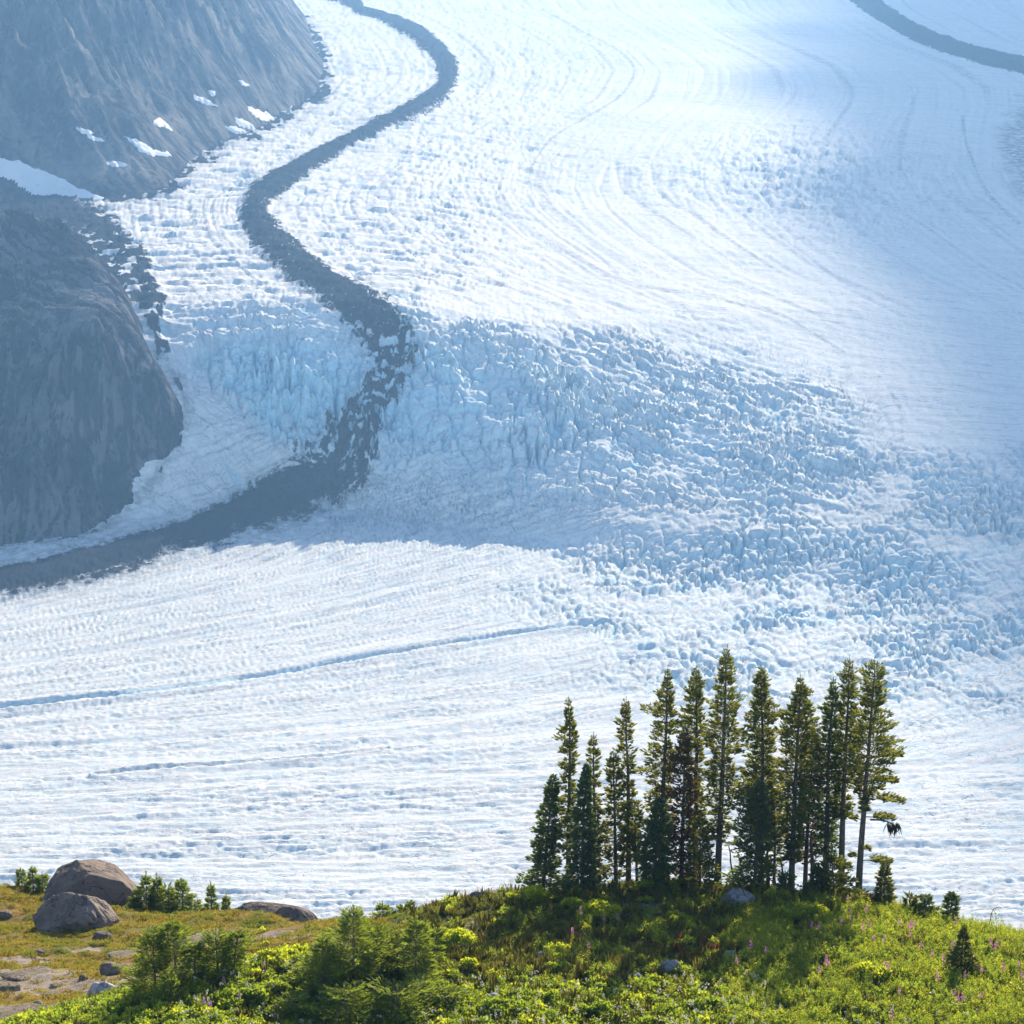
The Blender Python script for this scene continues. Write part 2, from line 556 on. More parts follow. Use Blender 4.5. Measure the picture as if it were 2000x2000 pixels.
    vh = wy - 0.12 * X + 8 * noise(X / 26, Y / 40, 28)
    hcl = np.clip(clefts(wx / 13 + 0.15 * wy / 13, wy / 55, 30, 0.10) + 0.7 * clefts(wx / 6.5, wy / 26, 33, 0.12), 0, 1)
    hcx = clefts(X / 34, vh / 16, 34, 0.09)
    D += hum * patch * (2.5 * steps(vh, 21, 27) + 1.0 * steps(vh + 5 * noise(X / 8, Y / 12, 35), 8, 36) + 0.3 * cleft * (1 + 3 * hid) + 0.8 * ridged(wx / 22, wy / 40, 3, 37)
                        + 0.9 * ridged(X / 7, Y / 11, 3, 23) - 5.0 * hcl - 3.0 * hcx - 1)
    cleft = 1 - hcl
    u1, u2, uid = worley((wx + 0.2 * wy) / 19, wy / 42, 8)
    D += upper_fall * (sstep(0, 0.2, u2 - u1) * (1 + 3 * uid) - 2 + 4.5 * steps(wy - 0.3 * X + 12 * noise(X / 50, Y / 60, 29), 40, 31) - 4 * clefts(wx / 17, wy / 70, 38, 0.1) + 2.5 * fbm(wx / 14, wy / 40, 3, 39))
    # --- plateau: low waves across the flow on the left, finer grain on the right
    strong = np.clip(1 - sstep(820, 1250, px + (py - 400) * 0.5) + 0.9 * gauss(px, py, 1330, 345, 180, 60) + 0.8 * gauss(px, py, 1000, 110, 150, 40), 0.10, 1)
    strong = strong * (0.3 + 0.7 * sstep(-40, 240, py))
    vp = Y + 0.12 * X + 14 * noise(X / 90, Y / 90, 7)
    D += plateau * strong * (2.4 * steps(vp, 34, 51) + 1.6 * steps(vp + 10 * noise(X / 25, Y / 40, 52), 15, 53) + 0.6 * ridged(X / 22, Y / 16, 2, 62))
    lens = sstep(0.26, 0.36, noise(X / 34, vp / 15, 54)) + 0.8 * sstep(0.27, 0.36, noise(X / 17, vp / 8, 55))
    D -= plateau * strong * 4.0 * np.clip(lens, 0, 1)
    qf = flow_coord(px, py)
    fl_line = noise(qf * 26, py / 260, 56) + 0.4 * noise(qf * 70, py / 120, 57)
    early = 1 - sstep(560, 680, py)
    fl_line = fl_line * early
    D += plateau * early * (0.8 * ridged(qf * 22, py / 300, 3, 58, 0.6) - 1.2 * clefts(qf * 13, py / 400, 59, 0.05))
    D += plateau * (0.6 * fbm(X / 8, Y / 26, 3, 61) + 0.5 * ridged(X / 45, Y / 22, 3, 63))
    # --- lower ice: bands along the flow, melted into pillows with cracks between
    bot = sstep(1420, 1600, py)
    pl1, pl2, plid = worley(X / 9 + 0.5 * noise(X / 14, vf / 9, 70), vf / 4.6 + 0.5 * noise(X / 14, vf / 9, 71), 4)
    crk = 1 - sstep(0.0, 0.14, pl2 - pl1)
    s1, s2, sid = worley(X / 4.2 + 0.4 * noise(X / 5, Y / 5, 73), vf / 2.3, 5)
    calm = 0.35 + 0.65 * sstep(-0.3, 0.2, fbm(X / 170, vf / 26, 2, 75))
    streak = ridged(X / 26 + 0.2 * noise(X / 30, vf / 12, 76), vf / 4.2, 3, 77, 0.6)
    crA = clefts(X / 30 + 0.3 * noise(X / 15, vf / 10, 111), vf / 8.5, 112, 0.17)
    crB = clefts(X / 11, vf / 5.2 + 0.3 * noise(X / 7, vf / 7, 113), 114, 0.2)
    D += low * (1 - hum) * calm * (-0.75 * crA - 0.4 * crB + (0.3 + 0.35 * bot) * plid + 0.3 * streak - 0.4 * bot * crk)
    D += low * (1 - hum) * 0.55 * (0.3 + 0.7 * bot) * steps(vf + 3 * noise(X / 22, vf / 20, 115), 9, 116)
    D += low * (1.5 * fbm(X / 140, vf / 30, 3, 79) + 0.5 * fbm(X / 60, vf / 9, 2, 80))
    D += low * gauss(px, py, 1000, 1110, 420, 100) * 1.1 * ridged(X / 30, vf / 9, 3, 81)
    # crevassed foot of the fall beside the bend of the moraine
    foot = gauss(px, py, 860, 985, 270, 75) * (1 - 0.5 * fall)
    vq = vf + 3 * noise(X / 10, vf / 10, 64)
    fcr = np.clip(clefts(X / 30, vq / 9, 65, 0.09) + 0.6 * clefts(X / 9 + 0.3 * vq / 9, vq / 30, 66, 0.08), 0, 1)
    D += foot * (4.0 * steps(vq, 14, 67) + 1.0 * ridged(X / 22, vf / 5, 3, 68) - 4.5 * fcr)
    # smooth tongue: streaks that follow it round the cliff
    td, _ = seg_dist(px, py, [(x, y, 0) for x, y, w in MORAINE if y > 700 and x < 800])
    D += tongue * (1.3 * ridged(td / 11, (px + py) / 300, 3, 83) + 0.8 * ridged(td / 4.5, (px + py) / 160, 2, 84))

    # --- debris, channels
    md, mw = seg_dist(px, py, MORAINE)
    rag = 0.35 * fbm(X / 30, Y / 60, 3, 90) + 0.35 * noise(X / 6, Y / 12, 91) + 0.2 * noise(X / 2.4, Y / 5, 89)
    deb = sstep(1.8, 0.35, md / np.maximum(mw, 1) + rag)
    brk = sstep(600, 680, py) * (1 - sstep(880, 960, py))
    deb *= 1 - 0.5 * sstep(0.25, 0.45, noise(X / 3, Y / 7, 103)) * sstep(300, 420, py) * (1 - sstep(700, 950, py))
    deb *= 1 - brk * sstep(-0.02, 0.3, fbm(px / 20, py / 15, 4, 92, 0.6) + 0.16 * (md / mw - 0.8))
    stain_shade = sstep(2.6, 0.5, md / np.maximum(mw, 1) + rag) * brk * 0.75 * sstep(-0.3, 0.3, fbm(px / 14, py / 11, 3, 88))
    deb *= 1 - (0.15 + 0.25 * sstep(0.4, 1.0, md / np.maximum(mw, 1))) * sstep(0.12, 0.45, noise(md / 5, (px + 1.6 * py) / 160, 86) + 0.3 * noise(md / 2, (px + 1.6 * py) / 50, 87))
    D += 5.0 * sstep(1.6, 0.0, md / np.maximum(mw, 1)) * (1 - brk) * (1 - fall)
    d2, w2 = seg_dist(px, py, MORAINE_RIGHT)
    deb = np.maximum(deb, sstep(1.3, 0.7, d2 / w2 + 0.5 * rag))
    d3, w3 = seg_dist(px, py, SIDE_DEBRIS)
    ice_lumps = sstep(0.02, 0.3, noise(X / 13, Y / 24, 104) + 0.5 * noise(X / 4, Y / 7, 105))
    deb = np.maximum(deb, sstep(1.4, 0.6, d3 / w3 + 0.9 * rag) * (1 - 0.85 * ice_lumps * sstep(380, 520, py)))
    D += sstep(1.6, 0.4, d3 / w3) * (2.2 * fbm(X / 14, Y / 16, 4, 109) + 1.5 * ridged(X / 30, Y / 14, 2, 110))
    d4, w4 = seg_dist(px, py, RIGHT_STREAK)
    stain_shade = np.maximum(stain_shade, sstep(1.8, 0.2, d4 / w4 + 0.9 * noise(X / 80, Y / 30, 95)))
    for ln in THIN:
        dd, ww = seg_dist(px, py, ln)
        stain_shade = np.maximum(stain_shade, 0.6 * sstep(1.6, 0.4, dd / ww + 0.7 * noise(X / 20, Y / 40, 97)))
    for ln, dep in ((CHANNEL, 2.6), (CHANNEL_LOW, 1.3)):
        dd, ww = seg_dist(px, py, ln)
        dd = np.abs(dd + 2.0 * noise(X / 16, Y / 16, 98))
        cut = sstep(1.1, 0.3, dd / ww) * sstep(-0.45, 0.0, noise(X / 30, Y / 200, 100) + 0.12)
        D -= dep * cut
        D += 0.9 * sstep(2.2, 0.0, np.abs(dd - ww * 2) / ww)
    dd, ww = seg_dist(px, py, RENT)
    dd = np.abs(dd + 9 * noise(X / 22, Y / 30, 99))
    stain_shade = np.maximum(stain_shade, 0.4 * sstep(1.0, 0.2, dd / ww))  # dark of the crevasse put into the colour; nothing is cut here
    stain_shade = np.maximum(stain_shade, plateau * 0.5 * sstep(0.22, 0.55, fl_line))
    D += deb * (1 - 0.75 * plateau) * (0.6 + 1.6 * fbm(X / 9, Y / 11, 4, 93) + 0.7 * noise(X / 2.2, Y / 2.6, 94))
    rim = sstep(2.6, 0.9, md / np.maximum(mw, 1)) * (py > 930)
    stain_shade = np.maximum(stain_shade, rim * 0.5 * sstep(0.1, 0.5, ridged(td / 9, (px + py) / 300, 2, 85)))
    stain_shade = np.maximum(stain_shade, tongue * 0.7 * sstep(0.1, 0.55, noise(td / 7, (px + py) / 220, 86) + 0.5 * noise(td / 2.6, (px + py) / 120, 85) + 0.1))
    fd, _ = seg_dist(px, py, [(a, b, 0) for a, b in FLANK])
    cd, _ = seg_dist(px, py, [(a, b, 0) for a, b in CLIFF_FOOT])
    near_rock = np.maximum(sstep(34, 4, fd + 30 * fbm(X / 30, Y / 60, 3, 106)), 0.8 * sstep(26, 3, cd + 16 * fbm(X / 16, Y / 20, 3, 107)))
    stain_shade = np.maximum(stain_shade, 0.8 * near_rock)
    deb = np.maximum(deb, sstep(0.75, 1.0, near_rock + 0.4 * noise(X / 8, Y / 14, 108)))
    brown = gauss(px, py, 250, 400, 120, 40) + gauss(px, py, 520, 220, 90, 40) + gauss(px, py, 300, 330, 90, 60)
    stain_shade = np.maximum(stain_shade, 0.3 * np.clip(brown, 0, 1))

    D *= sstep(1230, 1320, Y)
    Z = Z + D
    # bare blue ice on crack walls, with recesses tinted deeper for their shade
    gy = np.gradient(Z, axis=0) / np.minimum(np.gradient(Y, axis=0), -0.3)
    steep = sstep(0.35, 1.3, np.abs(gy))
    opened = np.clip(fall * (0.3 + 0.7 * gauss(px, py, 640, 790, 420, 170)) + 0.35 * hum * patch + 0.2 * upper_fall, 0, 1)
    blue = np.clip(opened * (0.35 + 0.65 * steep) + 0.35 * low * np.maximum(crk, crA) + 0.5 * left * fall * (1 - crack) + 0.7 * hum * patch * (1 - cleft), 0, 1)
    dd, ww = seg_dist(px, py, CHANNEL)
    blue = np.maximum(blue, 0.8 * sstep(1.2, 0.4, dd / ww))
    blue = np.clip(np.maximum(blue, 0.9 * fall * np.maximum(broken * deep, deep2)) + 0.5 * plateau * strong * np.clip(lens, 0, 1) + 0.8 * foot * fcr, 0, 1)  # lens hollows get blue too, painting the shade inside them
    stain_shade = np.maximum(stain_shade, foot * 0.6 * sstep(0.2, 0.6, noise(X / 40, vf / 3, 69) + 0.4 * fcr))
    lines = sstep(0.15, 0.5, noise(X / 70, vf / 3.2, 101) + 0.3 * noise(X / 12, vf / 2, 102))
    dirt_shade = np.clip(stain_shade + 0.06 * low + 0.04 + 0.75 * low * (1 - hum) * lines * (0.35 + 0.6 * gauss(px, py, 350, 1300, 700, 120)), 0, 1)

    V = np.stack([X, Y, Z], -1).reshape(-1, 3)
    F = grid_faces(*X.shape)[:, ::-1]
    across = low * vf + fall * vr + np.clip(1 - low - fall, 0, 1) * vp
    at = {'along': X.ravel(), 'across': across.ravel(), 'debris': deb.ravel(), 'blue': blue.ravel(), 'dirt_shade': dirt_shade.ravel()}
    fd = deb.ravel()[F].mean(1) > 0.5
    mid = px.ravel()[F].mean(1), py.ravel()[F].mean(1)
    right = fd & (mid[0] > 1300)
    left = fd & (mid[0] < 420) & (mid[1] < 760)
    parts = (('glacier', ~fd), ('medial_moraine', fd & ~right & ~left), ('far_moraine', right), ('side_moraine', left))
    for name, sel in parts:
        f = F[sel]
        use, inv = np.unique(f, return_inverse=True)
        me = mesh_from(name, V[use], inv.reshape(-1, 4), M_ICE, True, {k: a[use] for k, a in at.items()})
        tag(link(name, me), kind='structure')


build_glacier()

# ------------------------------------------------------------------ rock: the mountain flank and the cliff beside the icefall
fl = hit_ice([p[0] for p in FLANK], [p[1] for p in FLANK])


def build_mountain():
    P = []
    for p in fl[::3]:
        P.append(tuple(p))
        P.append((p[0] + 30, p[1] - 12, p[2] - 25))
    for px, py, y in ((0, 300, 2990), (0, 150, 3150), (0, 0, 3360), (200, 200, 3190), (200, 0, 3500), (130, 330, 2930), (400, 150, 3440), (400, 0, 3790), (300, 260, 3120),
                      (520, 100, 3720), (-300, 300, 2860), (-300, 0, 3130), (-300, -300, 3500), (0, -200, 3700), (300, -200, 4120), (-700, 0, 2900), (-700, 400, 2560), (-700, -300, 3300),
                      (-300, 450, 2680), (450, -150, 4700), (-900, 500, 2500), (100, -300, 4300), (-300, -400, 4400)):
        x, y, z = at_depth(px, py, y)
        P.append((float(x), y, float(z)))
    surf = TPS(P, 0.01, 300)
    xs = np.arange(-930, -150, 3.1)
    ys = np.concatenate([np.arange(2440, 3700, 3.4), np.arange(3704, 5000, 6.0)])
    X, Y = np.meshgrid(xs, ys)
    poly = [(p[0], p[1]) for p in fl]
    d, _ = seg_dist(X, Y, [(a, b, 0) for a, b in poly])
    ring = poly + [(-400, 7000), (-6000, 7000), (-6000, 2300)]
    s = np.where(inside(X, Y, ring), d, -d)
    G = base_ice(X, Y)
    dd = np.maximum(s, 0)
    # ribs and gullies run down towards the near right
    ca, cc = -0.45 * X + 0.89 * Y, 0.89 * X + 0.45 * Y
    cc = cc + 22 * noise(X / 90, Y / 90, 3) + 7 * noise(X / 25, Y / 25, 4)
    ribs = ridged(cc / 120, ca / 520, 2, 120) 
    gul = ridged(cc / 36, ca / 210, 4, 121, 0.62)
    H0 = surf(X, Y) - G
    crag = sstep(40, 130, dd) * sstep(2950, 3200, Y + 0.3 * dd)
    H = np.maximum(H0, 0.12 * dd) + sstep(0, 140, dd) * (12 * ribs + (7 + 25 * crag) * gul) + sstep(0, 40, dd) * (2.2 * fbm(X / 18, Y / 22, 4, 122) + (2.2 + 5.5 * crag) * ridged(cc / 13, ca / 60, 3, 123, 0.6))
    b1, b2, bid = worley(ca / 75, cc / 24, 12)
    q1, q2, qid = worley(ca / 26, cc / 9, 13)
    H += (0.25 + 0.75 * crag) * sstep(10, 60, dd) * (13 * (bid - 0.5) + 5.5 * (qid - 0.5))
    H += 6 * fbm(X / 60, Y / 60, 3, 124) * sstep(0, 60, dd)
    Z = G + np.where(s > 0, H, 0.9 * np.maximum(s, -25) - 1.5)
    Z = np.where(Z > 540, 540 + 0.15 * (Z - 540), Z)
    streak = 0.6 * fbm(cc / 18, ca / 70, 4, 125, 0.6) + 0.5 * fbm(cc / 6, ca / 16, 3, 126) + 0.4 * fbm(X / 90, Y / 90, 2, 127) - 0.3 * clefts(cc / 25, ca / 90, 128, 0.04)
    me = mesh_from('mountain', np.stack([X, Y, Z], -1).reshape(-1, 3), grid_faces(*X.shape), M_MOUNT, True, {'streak': streak})
    tag(link('mountain', me), kind='structure')
    return xs, ys, Z


MX, MY, MZ = build_mountain()


def mount_z(x, y):
    i = np.clip(np.searchsorted(MX, x) - 1, 0, len(MX) - 2)
    j = np.clip(np.searchsorted(MY, y) - 1, 0, len(MY) - 2)
    u, v = (x - MX[i]) / (MX[i + 1] - MX[i]), (y - MY[j]) / (MY[j + 1] - MY[j])
    return (MZ[j, i] * (1 - u) + MZ[j, i + 1] * u) * (1 - v) + (MZ[j + 1, i] * (1 - u) + MZ[j + 1, i + 1] * u) * v


def build_cliff():
    foot = CLIFF_FOOT
    P = []
    for p in hit_ice([f[0] for f in foot], [f[1] for f in foot]):
        P.append(tuple(p))
        P.append((p[0] + 9, p[1] - 14, p[2] - 26))
    for px, py, y in ((-330, 420, 2400), (-150, 430, 2400), (0, 440, 2450), (100, 462, 2452), (190, 515, 2440), (255, 580, 2395), (290, 640, 2345), (300, 680, 2300),
                      (-200, 800, 2215), (0, 800, 2215), (130, 790, 2222), (250, 800, 2225), (330, 800, 2222),
                      (-150, 620, 2300), (20, 600, 2320), (140, 650, 2240), (230, 700, 2226), (150, 720, 2208), (0, 950, 2155), (150, 940, 2165), (260, 920, 2186), (-200, 950, 2155),
                      (60, 520, 2395), (170, 570, 2340), (225, 620, 2295)):
        x, y, z = at_depth(px, py, y)
        P.append((float(x), y, float(z)))
    for px, y, z in ((-330, 2490, 150), (-150, 2490, 145), (0, 2490, 135), (100, 2488, 120), (200, 2470, 100), (270, 2430, 85), (320, 2350, 55), (330, 2300, 45)):
        P.append((float(_az(px) * y), y, z))
    s = TPS(P, 0.02, 100)
    xs, ys = np.arange(-560, -185, 1.35), np.arange(2030, 2500, 1.25)
    X, Y = np.meshgrid(xs, ys)
    Z = s(X, Y)
    G = base_ice(X, Y)
    above = sstep(-2, 30, Z - G)
    wx, wy = X + 7 * noise(X / 30, Y / 30, 130), Y + 7 * noise(X / 30, Y / 30, 131)
    ca, cc = 0.75 * wx - 0.66 * wy, 0.66 * wx + 0.75 * wy
    f1, f2, cid = worley(ca / 34, cc / 15, 6)
    face = 1 - sstep(2210, 2300, Y)
    rel = 0.85 * (1 - 0.3 * face) * (5.0 * ridged(ca / 95, cc / 22, 4, 132, 0.6) + 4 * (cid - 0.5) * sstep(0, 0.15, f2 - f1) + 2.2 * ridged(ca / 26, cc / 6, 3, 134, 0.6))
    rel = rel + face * (6.0 * ridged(wx / 26, wy / 110, 3, 136, 0.6) + 3.2 * ridged(wx / 7, wy / 40, 3, 137, 0.6)) + 1.4 * fbm(X / 4.5, Y / 5, 3, 135)
    b1, b2, bid = worley((ca + 0.3 * cc) / 30, cc / 17, 9)
    q1, q2, qid = worley(wx / 9, wy / 9, 10)
    shoulder = sstep(2215, 2250, Y) * (1 - sstep(2425, 2445, Y)) * sstep(-352, -318, X)
    rel = rel + 9.0 * (bid - 0.5) * (1 - 0.35 * face) + 3.4 * (qid - 0.5)
    rel = rel - 3.0 * clefts(wx / 22, wy / 40, 142, 0.05) - 2.0 * clefts((wx + wy) / 12, (wy - wx) / 30, 143, 0.05)
    rel = np.where(face > 0.3, np.maximum(rel, -2.5), rel)
    Z = Z + above * rel * (1 - 0.68 * shoulder) * (1 + 0.5 * face)
    keep = (Z > G - 14)
    F = grid_faces(*X.shape)
    F = F[keep.ravel()[F].any(1)]
    use, inv = np.unique(F, return_inverse=True)
    V = np.stack([X, Y, Z], -1).reshape(-1, 3)
    streak = (1 - face) * (0.6 * fbm(cc / 9, ca / 60, 4, 138, 0.6) + 0.4 * fbm(cc / 3, ca / 15, 3, 139)) + face * (0.45 * fbm(wx / 9, wy / 40, 4, 140, 0.6) + 0.4 * fbm(wx / 3, wy / 8, 3, 141)) - 0.5 * clefts(wx / 22, wy / 40, 142, 0.035) - 0.4 * clefts((wx + wy) / 12, (wy - wx) / 30, 143, 0.04) + 0.35 * fbm(X / 40, Y / 40, 2, 144)
    me = mesh_from('cliff', V[use], inv.reshape(-1, 4), M_CLIFF, True, {'streak': 1.6 * streak.ravel()[use]})
    tag(link('cliff', me), kind='structure')


build_cliff()


# ------------------------------------------------------------------ materials of the near scene
def leaf_material(name, c1, c2, trans, mixf=0.45, var=0.35, rough=0.55):
    m = N(name)
    info = m.n('ShaderNodeObjectInfo')
    geo = m.n('ShaderNodeNewGeometry')
    rnd = m.math('FRACT', m.math('ADD', info.outputs['Random'], m.math('MULTIPLY', geo.outputs['Random Per Island'], 1.0)))
    col = m.mix(rnd, c1, c2)
    hsv = m.n('ShaderNodeHueSaturation', {'Hue': m.math('ADD', 0.5, m.math('MULTIPLY', m.math('SUBTRACT', info.outputs['Random'], 0.5), 0.05)),
                                          'Value': m.math('ADD', 1.0 - var / 2, m.math('MULTIPLY', geo.outputs['Random Per Island'], var)), 'Color': col})
    p = m.n('ShaderNodeBsdfPrincipled', {'Base Color': hsv.outputs[0], 'Roughness': rough, 'Specular IOR Level': 0.25})
    tcol = m.mix(m.math('MULTIPLY', geo.outputs['Random Per Island'], 0.5), trans, tuple(v * 0.6 for v in trans))
    t = m.n('ShaderNodeBsdfTranslucent', {'Color': tcol})
    x = m.n('ShaderNodeMixShader', {0: mixf, 1: p.outputs[0], 2: t.outputs[0]})
    m.t.links.new(x.outputs[0], m.out.inputs[0])
    return m.m


def bark_material(name, a, b):
    m = N(name)
    c = m.coords((6, 6, 1.5))
    n = m.noise(c, 2.0, 6, 0.7)
    l = m.noise(m.coords((3, 3, 3)), 1.5, 4, 0.7)
    col = m.mix(m.ramp(n, 0.3, 0.7), a, b)
    col = m.mix(m.math('MULTIPLY', m.ramp(l, 0.55, 0.7), 0.6), col, (0.17, 0.165, 0.15))
    return m.surf(col, 0.9, m.bump(n, 0.7, 0.03), 0.1)


def ground_material():
    m = N('hillside_ground')
    c = m.coords()
    rock, mead = m.attr('rock'), m.attr('meadow')
    a = m.noise(c, 0.55, 6, 0.65)
    b = m.noise(c, 3.0, 6, 0.7)
    f = m.noise(c, 14.0, 4, 0.7)
    moss = m.mix(m.ramp(b, 0.35, 0.65), (0.030, 0.042, 0.012), (0.075, 0.095, 0.022))
    moss = m.mix(m.math('MULTIPLY', m.ramp(a, 0.5, 0.66), 0.75), moss, (0.10, 0.075, 0.035))
    md = m.mix(m.ramp(a, 0.42, 0.6), (0.15, 0.14, 0.024), (0.26, 0.16, 0.05))
    md = m.mix(m.math('MULTIPLY', m.ramp(b, 0.52, 0.68), 0.8), md, (0.055, 0.07, 0.018))
    col = m.mix(mead, moss, md)
    gr = m.mix(m.ramp(b, 0.35, 0.65), (0.25, 0.20, 0.165), (0.38, 0.32, 0.275))
    gr = m.mix(m.ramp(f, 0.55, 0.75), gr, (0.09, 0.085, 0.08))
    k = m.ramp(m.math('ADD', rock, m.math('MULTIPLY', m.math('SUBTRACT', b, 0.5), 1.1)), 0.42, 0.6)
    col = m.mix(k, col, gr)
    col = m.mix(m.math('MULTIPLY', m.ramp(f, 0.5, 0.75), 0.5), col, (0.03, 0.03, 0.012))
    h = m.math('ADD', b, m.math('MULTIPLY', f, 0.5))
    return m.surf(col, 0.95, m.bump(h, 0.9, 0.12), 0.1)


def boulder_material(name, dark, light, crack, lichen, amount=0.56, warm=None):
    m = N(name)
    c = m.coords()
    a = m.noise(c, 0.7, 8, 0.7)
    s = m.noise(c, 9.0, 6, 0.75)
    ck = m.ramp(m.math('ABSOLUTE', m.math('SUBTRACT', m.noise(m.coords((1, 1, 0.45)), 0.9, 3, 0.55, 0.5), 0.5)), 0.016, 0.0)
    col = m.mix(m.ramp(a, 0.35, 0.65), dark, light)
    if warm:
        col = m.mix(m.math('MULTIPLY', m.ramp(m.noise(c, 1.4, 5, 0.6), 0.5, 0.65), 0.6), col, warm)
    col = m.mix(m.math('MULTIPLY', m.ramp(s, 0.52, 0.7), 0.55), col, crack)
    col = m.mix(m.ramp(m.noise(c, 3.0, 7, 0.8), amount, amount + 0.1), col, lichen)
    col = m.mix(m.math('MULTIPLY', ck, 0.7), col, crack)
    h = m.math('ADD', m.math('SUBTRACT', m.math('MULTIPLY', a, 1.5), m.math('MULTIPLY', ck, 0.5)), m.math('MULTIPLY', s, 0.35))
    return m.surf(col, 0.9, m.bump(h, 0.9, 0.15), 0.15)


M_GROUND = ground_material()
M_FIR = leaf_material('fir_needles', (0.046, 0.080, 0.020), (0.082, 0.108, 0.022), (0.30, 0.32, 0.03), 0.42, 0.55)
M_FIR_BLUE = leaf_material('young_fir_needles', (0.05, 0.10, 0.048), (0.08, 0.13, 0.048), (0.22, 0.30, 0.06), 0.40, 0.5)
M_FIR_RUST = leaf_material('rusty_fir_needles', (0.05, 0.055, 0.02), (0.11, 0.07, 0.03), (0.20, 0.14, 0.03), 0.36, 0.5)
M_HEM = leaf_material('hemlock_needles', (0.055, 0.105, 0.022), (0.10, 0.15, 0.028), (0.36, 0.46, 0.04), 0.46, 0.5)
M_BARK = bark_material('fir_bark', (0.07, 0.058, 0.05), (0.17, 0.15, 0.13))
M_DEAD = bark_material('dead_wood', (0.05, 0.042, 0.038), (0.14, 0.12, 0.11))
M_BEARD = leaf_material('hanging_lichen', (0.02, 0.02, 0.016), (0.05, 0.045, 0.035), (0.06, 0.05, 0.03), 0.3)
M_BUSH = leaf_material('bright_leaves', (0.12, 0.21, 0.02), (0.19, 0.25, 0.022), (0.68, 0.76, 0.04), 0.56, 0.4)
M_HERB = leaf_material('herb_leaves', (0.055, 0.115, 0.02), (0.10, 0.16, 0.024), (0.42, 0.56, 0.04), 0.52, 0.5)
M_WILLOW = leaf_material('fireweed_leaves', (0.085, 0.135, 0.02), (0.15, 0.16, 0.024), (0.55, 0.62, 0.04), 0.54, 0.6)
M_HEATH = leaf_material('heather_leaves', (0.05, 0.075, 0.016), (0.095, 0.11, 0.022), (0.30, 0.36, 0.035), 0.44, 0.5)
M_GRASS = leaf_material('grass_blades', (0.11, 0.13, 0.03), (0.20, 0.16, 0.05), (0.38, 0.36, 0.06), 0.45, 0.5)
M_TURF = leaf_material('meadow_blades', (0.13, 0.14, 0.02), (0.25, 0.165, 0.04), (0.46, 0.38, 0.04), 0.45, 0.5)
M_PINK = leaf_material('pink_petals', (0.58, 0.17, 0.42), (0.66, 0.28, 0.50), (0.62, 0.26, 0.48), 0.45, 0.2)
M_PURPLE = leaf_material('purple_petals', (0.40, 0.14, 0.48), (0.50, 0.24, 0.56), (0.55, 0.25, 0.65), 0.5, 0.2)
M_WHITE = leaf_material('white_petals', (0.75, 0.72, 0.62), (0.80, 0.78, 0.74), (0.7, 0.68, 0.6), 0.4, 0.15)
M_RED = leaf_material('red_stalks', (0.20, 0.06, 0.03), (0.26, 0.11, 0.05), (0.32, 0.12, 0.05), 0.4, 0.3)
M_BOULDER = boulder_material('brown_boulder', (0.15, 0.12, 0.105), (0.24, 0.195, 0.17), (0.05, 0.042, 0.038), (0.30, 0.22, 0.16), 0.6, (0.25, 0.17, 0.13))
M_GREY = boulder_material('grey_boulder', (0.18, 0.15, 0.13), (0.31, 0.26, 0.225), (0.06, 0.05, 0.045), (0.33, 0.23, 0.15), 0.6, (0.27, 0.19, 0.15))
M_PALE = boulder_material('pale_boulder', (0.36, 0.35, 0.35), (0.55, 0.54, 0.53), (0.16, 0.15, 0.15), (0.42, 0.36, 0.28), 0.64)
M_SLATE = boulder_material('slate_rock', (0.17, 0.18, 0.20), (0.30, 0.31, 0.33), (0.07, 0.07, 0.075), (0.30, 0.25, 0.14), 0.6)
M_SLAB = boulder_material('granite_slab', (0.20, 0.155, 0.12), (0.34, 0.275, 0.23), (0.07, 0.06, 0.04), (0.13, 0.125, 0.04), 0.5)

# ------------------------------------------------------------------ the near hillside
CREST = [(-900, 1720, 192), (-400, 1715, 190), (-150, 1718, 187), (0, 1728, 184), (100, 1752, 181), (250, 1778, 178), (430, 1800, 175), (520, 1812, 173), (600, 1818, 170), (700, 1806, 158), (800, 1788, 152),
         (900, 1768, 149), (1000, 1748, 148), (1100, 1738, 149), (1300, 1734, 149), (1500, 1742, 147), (1650, 1757, 146), (1800, 1798, 143), (1900, 1818, 142), (2000, 1840, 140), (2150, 1866, 138), (2400, 1900, 136), (2900, 1950, 134)]
_INNER = [(1000, 1850, 137), (1300, 1850, 136), (1500, 1858, 135), (1700, 1872, 133), (1900, 1905, 132), (2150, 1935, 131), (820, 1870, 138), (1150, 1790, 143), (1400, 1785, 142), (1600, 1805, 140),
          (600, 2005, 124), (900, 2000, 124), (1200, 2000, 124), (1500, 2000, 124), (1800, 2000, 124), (2150, 2000, 124), (2400, 2000, 124),
          (0, 1800, 172), (100, 1822, 167), (250, 1832, 164), (400, 1832, 162), (500, 1828, 163), (0, 1870, 158), (150, 1880, 156), (250, 1890, 153), (0, 1940, 146), (150, 1945, 145), (0, 1990, 140), (100, 1998, 139),
          (-200, 1850, 165), (-200, 1950, 146), (-400, 1900, 150),
          (100, 2030, 124), (170, 1998, 125), (250, 1965, 126), (350, 1932, 127), (450, 1906, 129), (550, 1882, 131), (650, 1862, 134), (300, 2060, 118), (0, 2070, 122),
          (500, 2250, 110), (1000, 2250, 110), (1500, 2250, 110), (2000, 2250, 110), (0, 2280, 112), (2400, 2250, 110), (-400, 2280, 112)]


def _ground_tps():
    P = []
    for px, py, y in CREST + _INNER:
        x, y, z = at_depth(px, py, y)
        P.append((float(x), y, float(z)))
    for px, py, y in CREST:
        x, _, z = at_depth(px, py, y)
        P.append((float(x) * (y + 14) / y, y + 14, float(z) - 8.5))
        P.append((float(x) * (y + 45) / y, y + 45, float(z) - 36))
    return TPS(P, 0.004, 20)


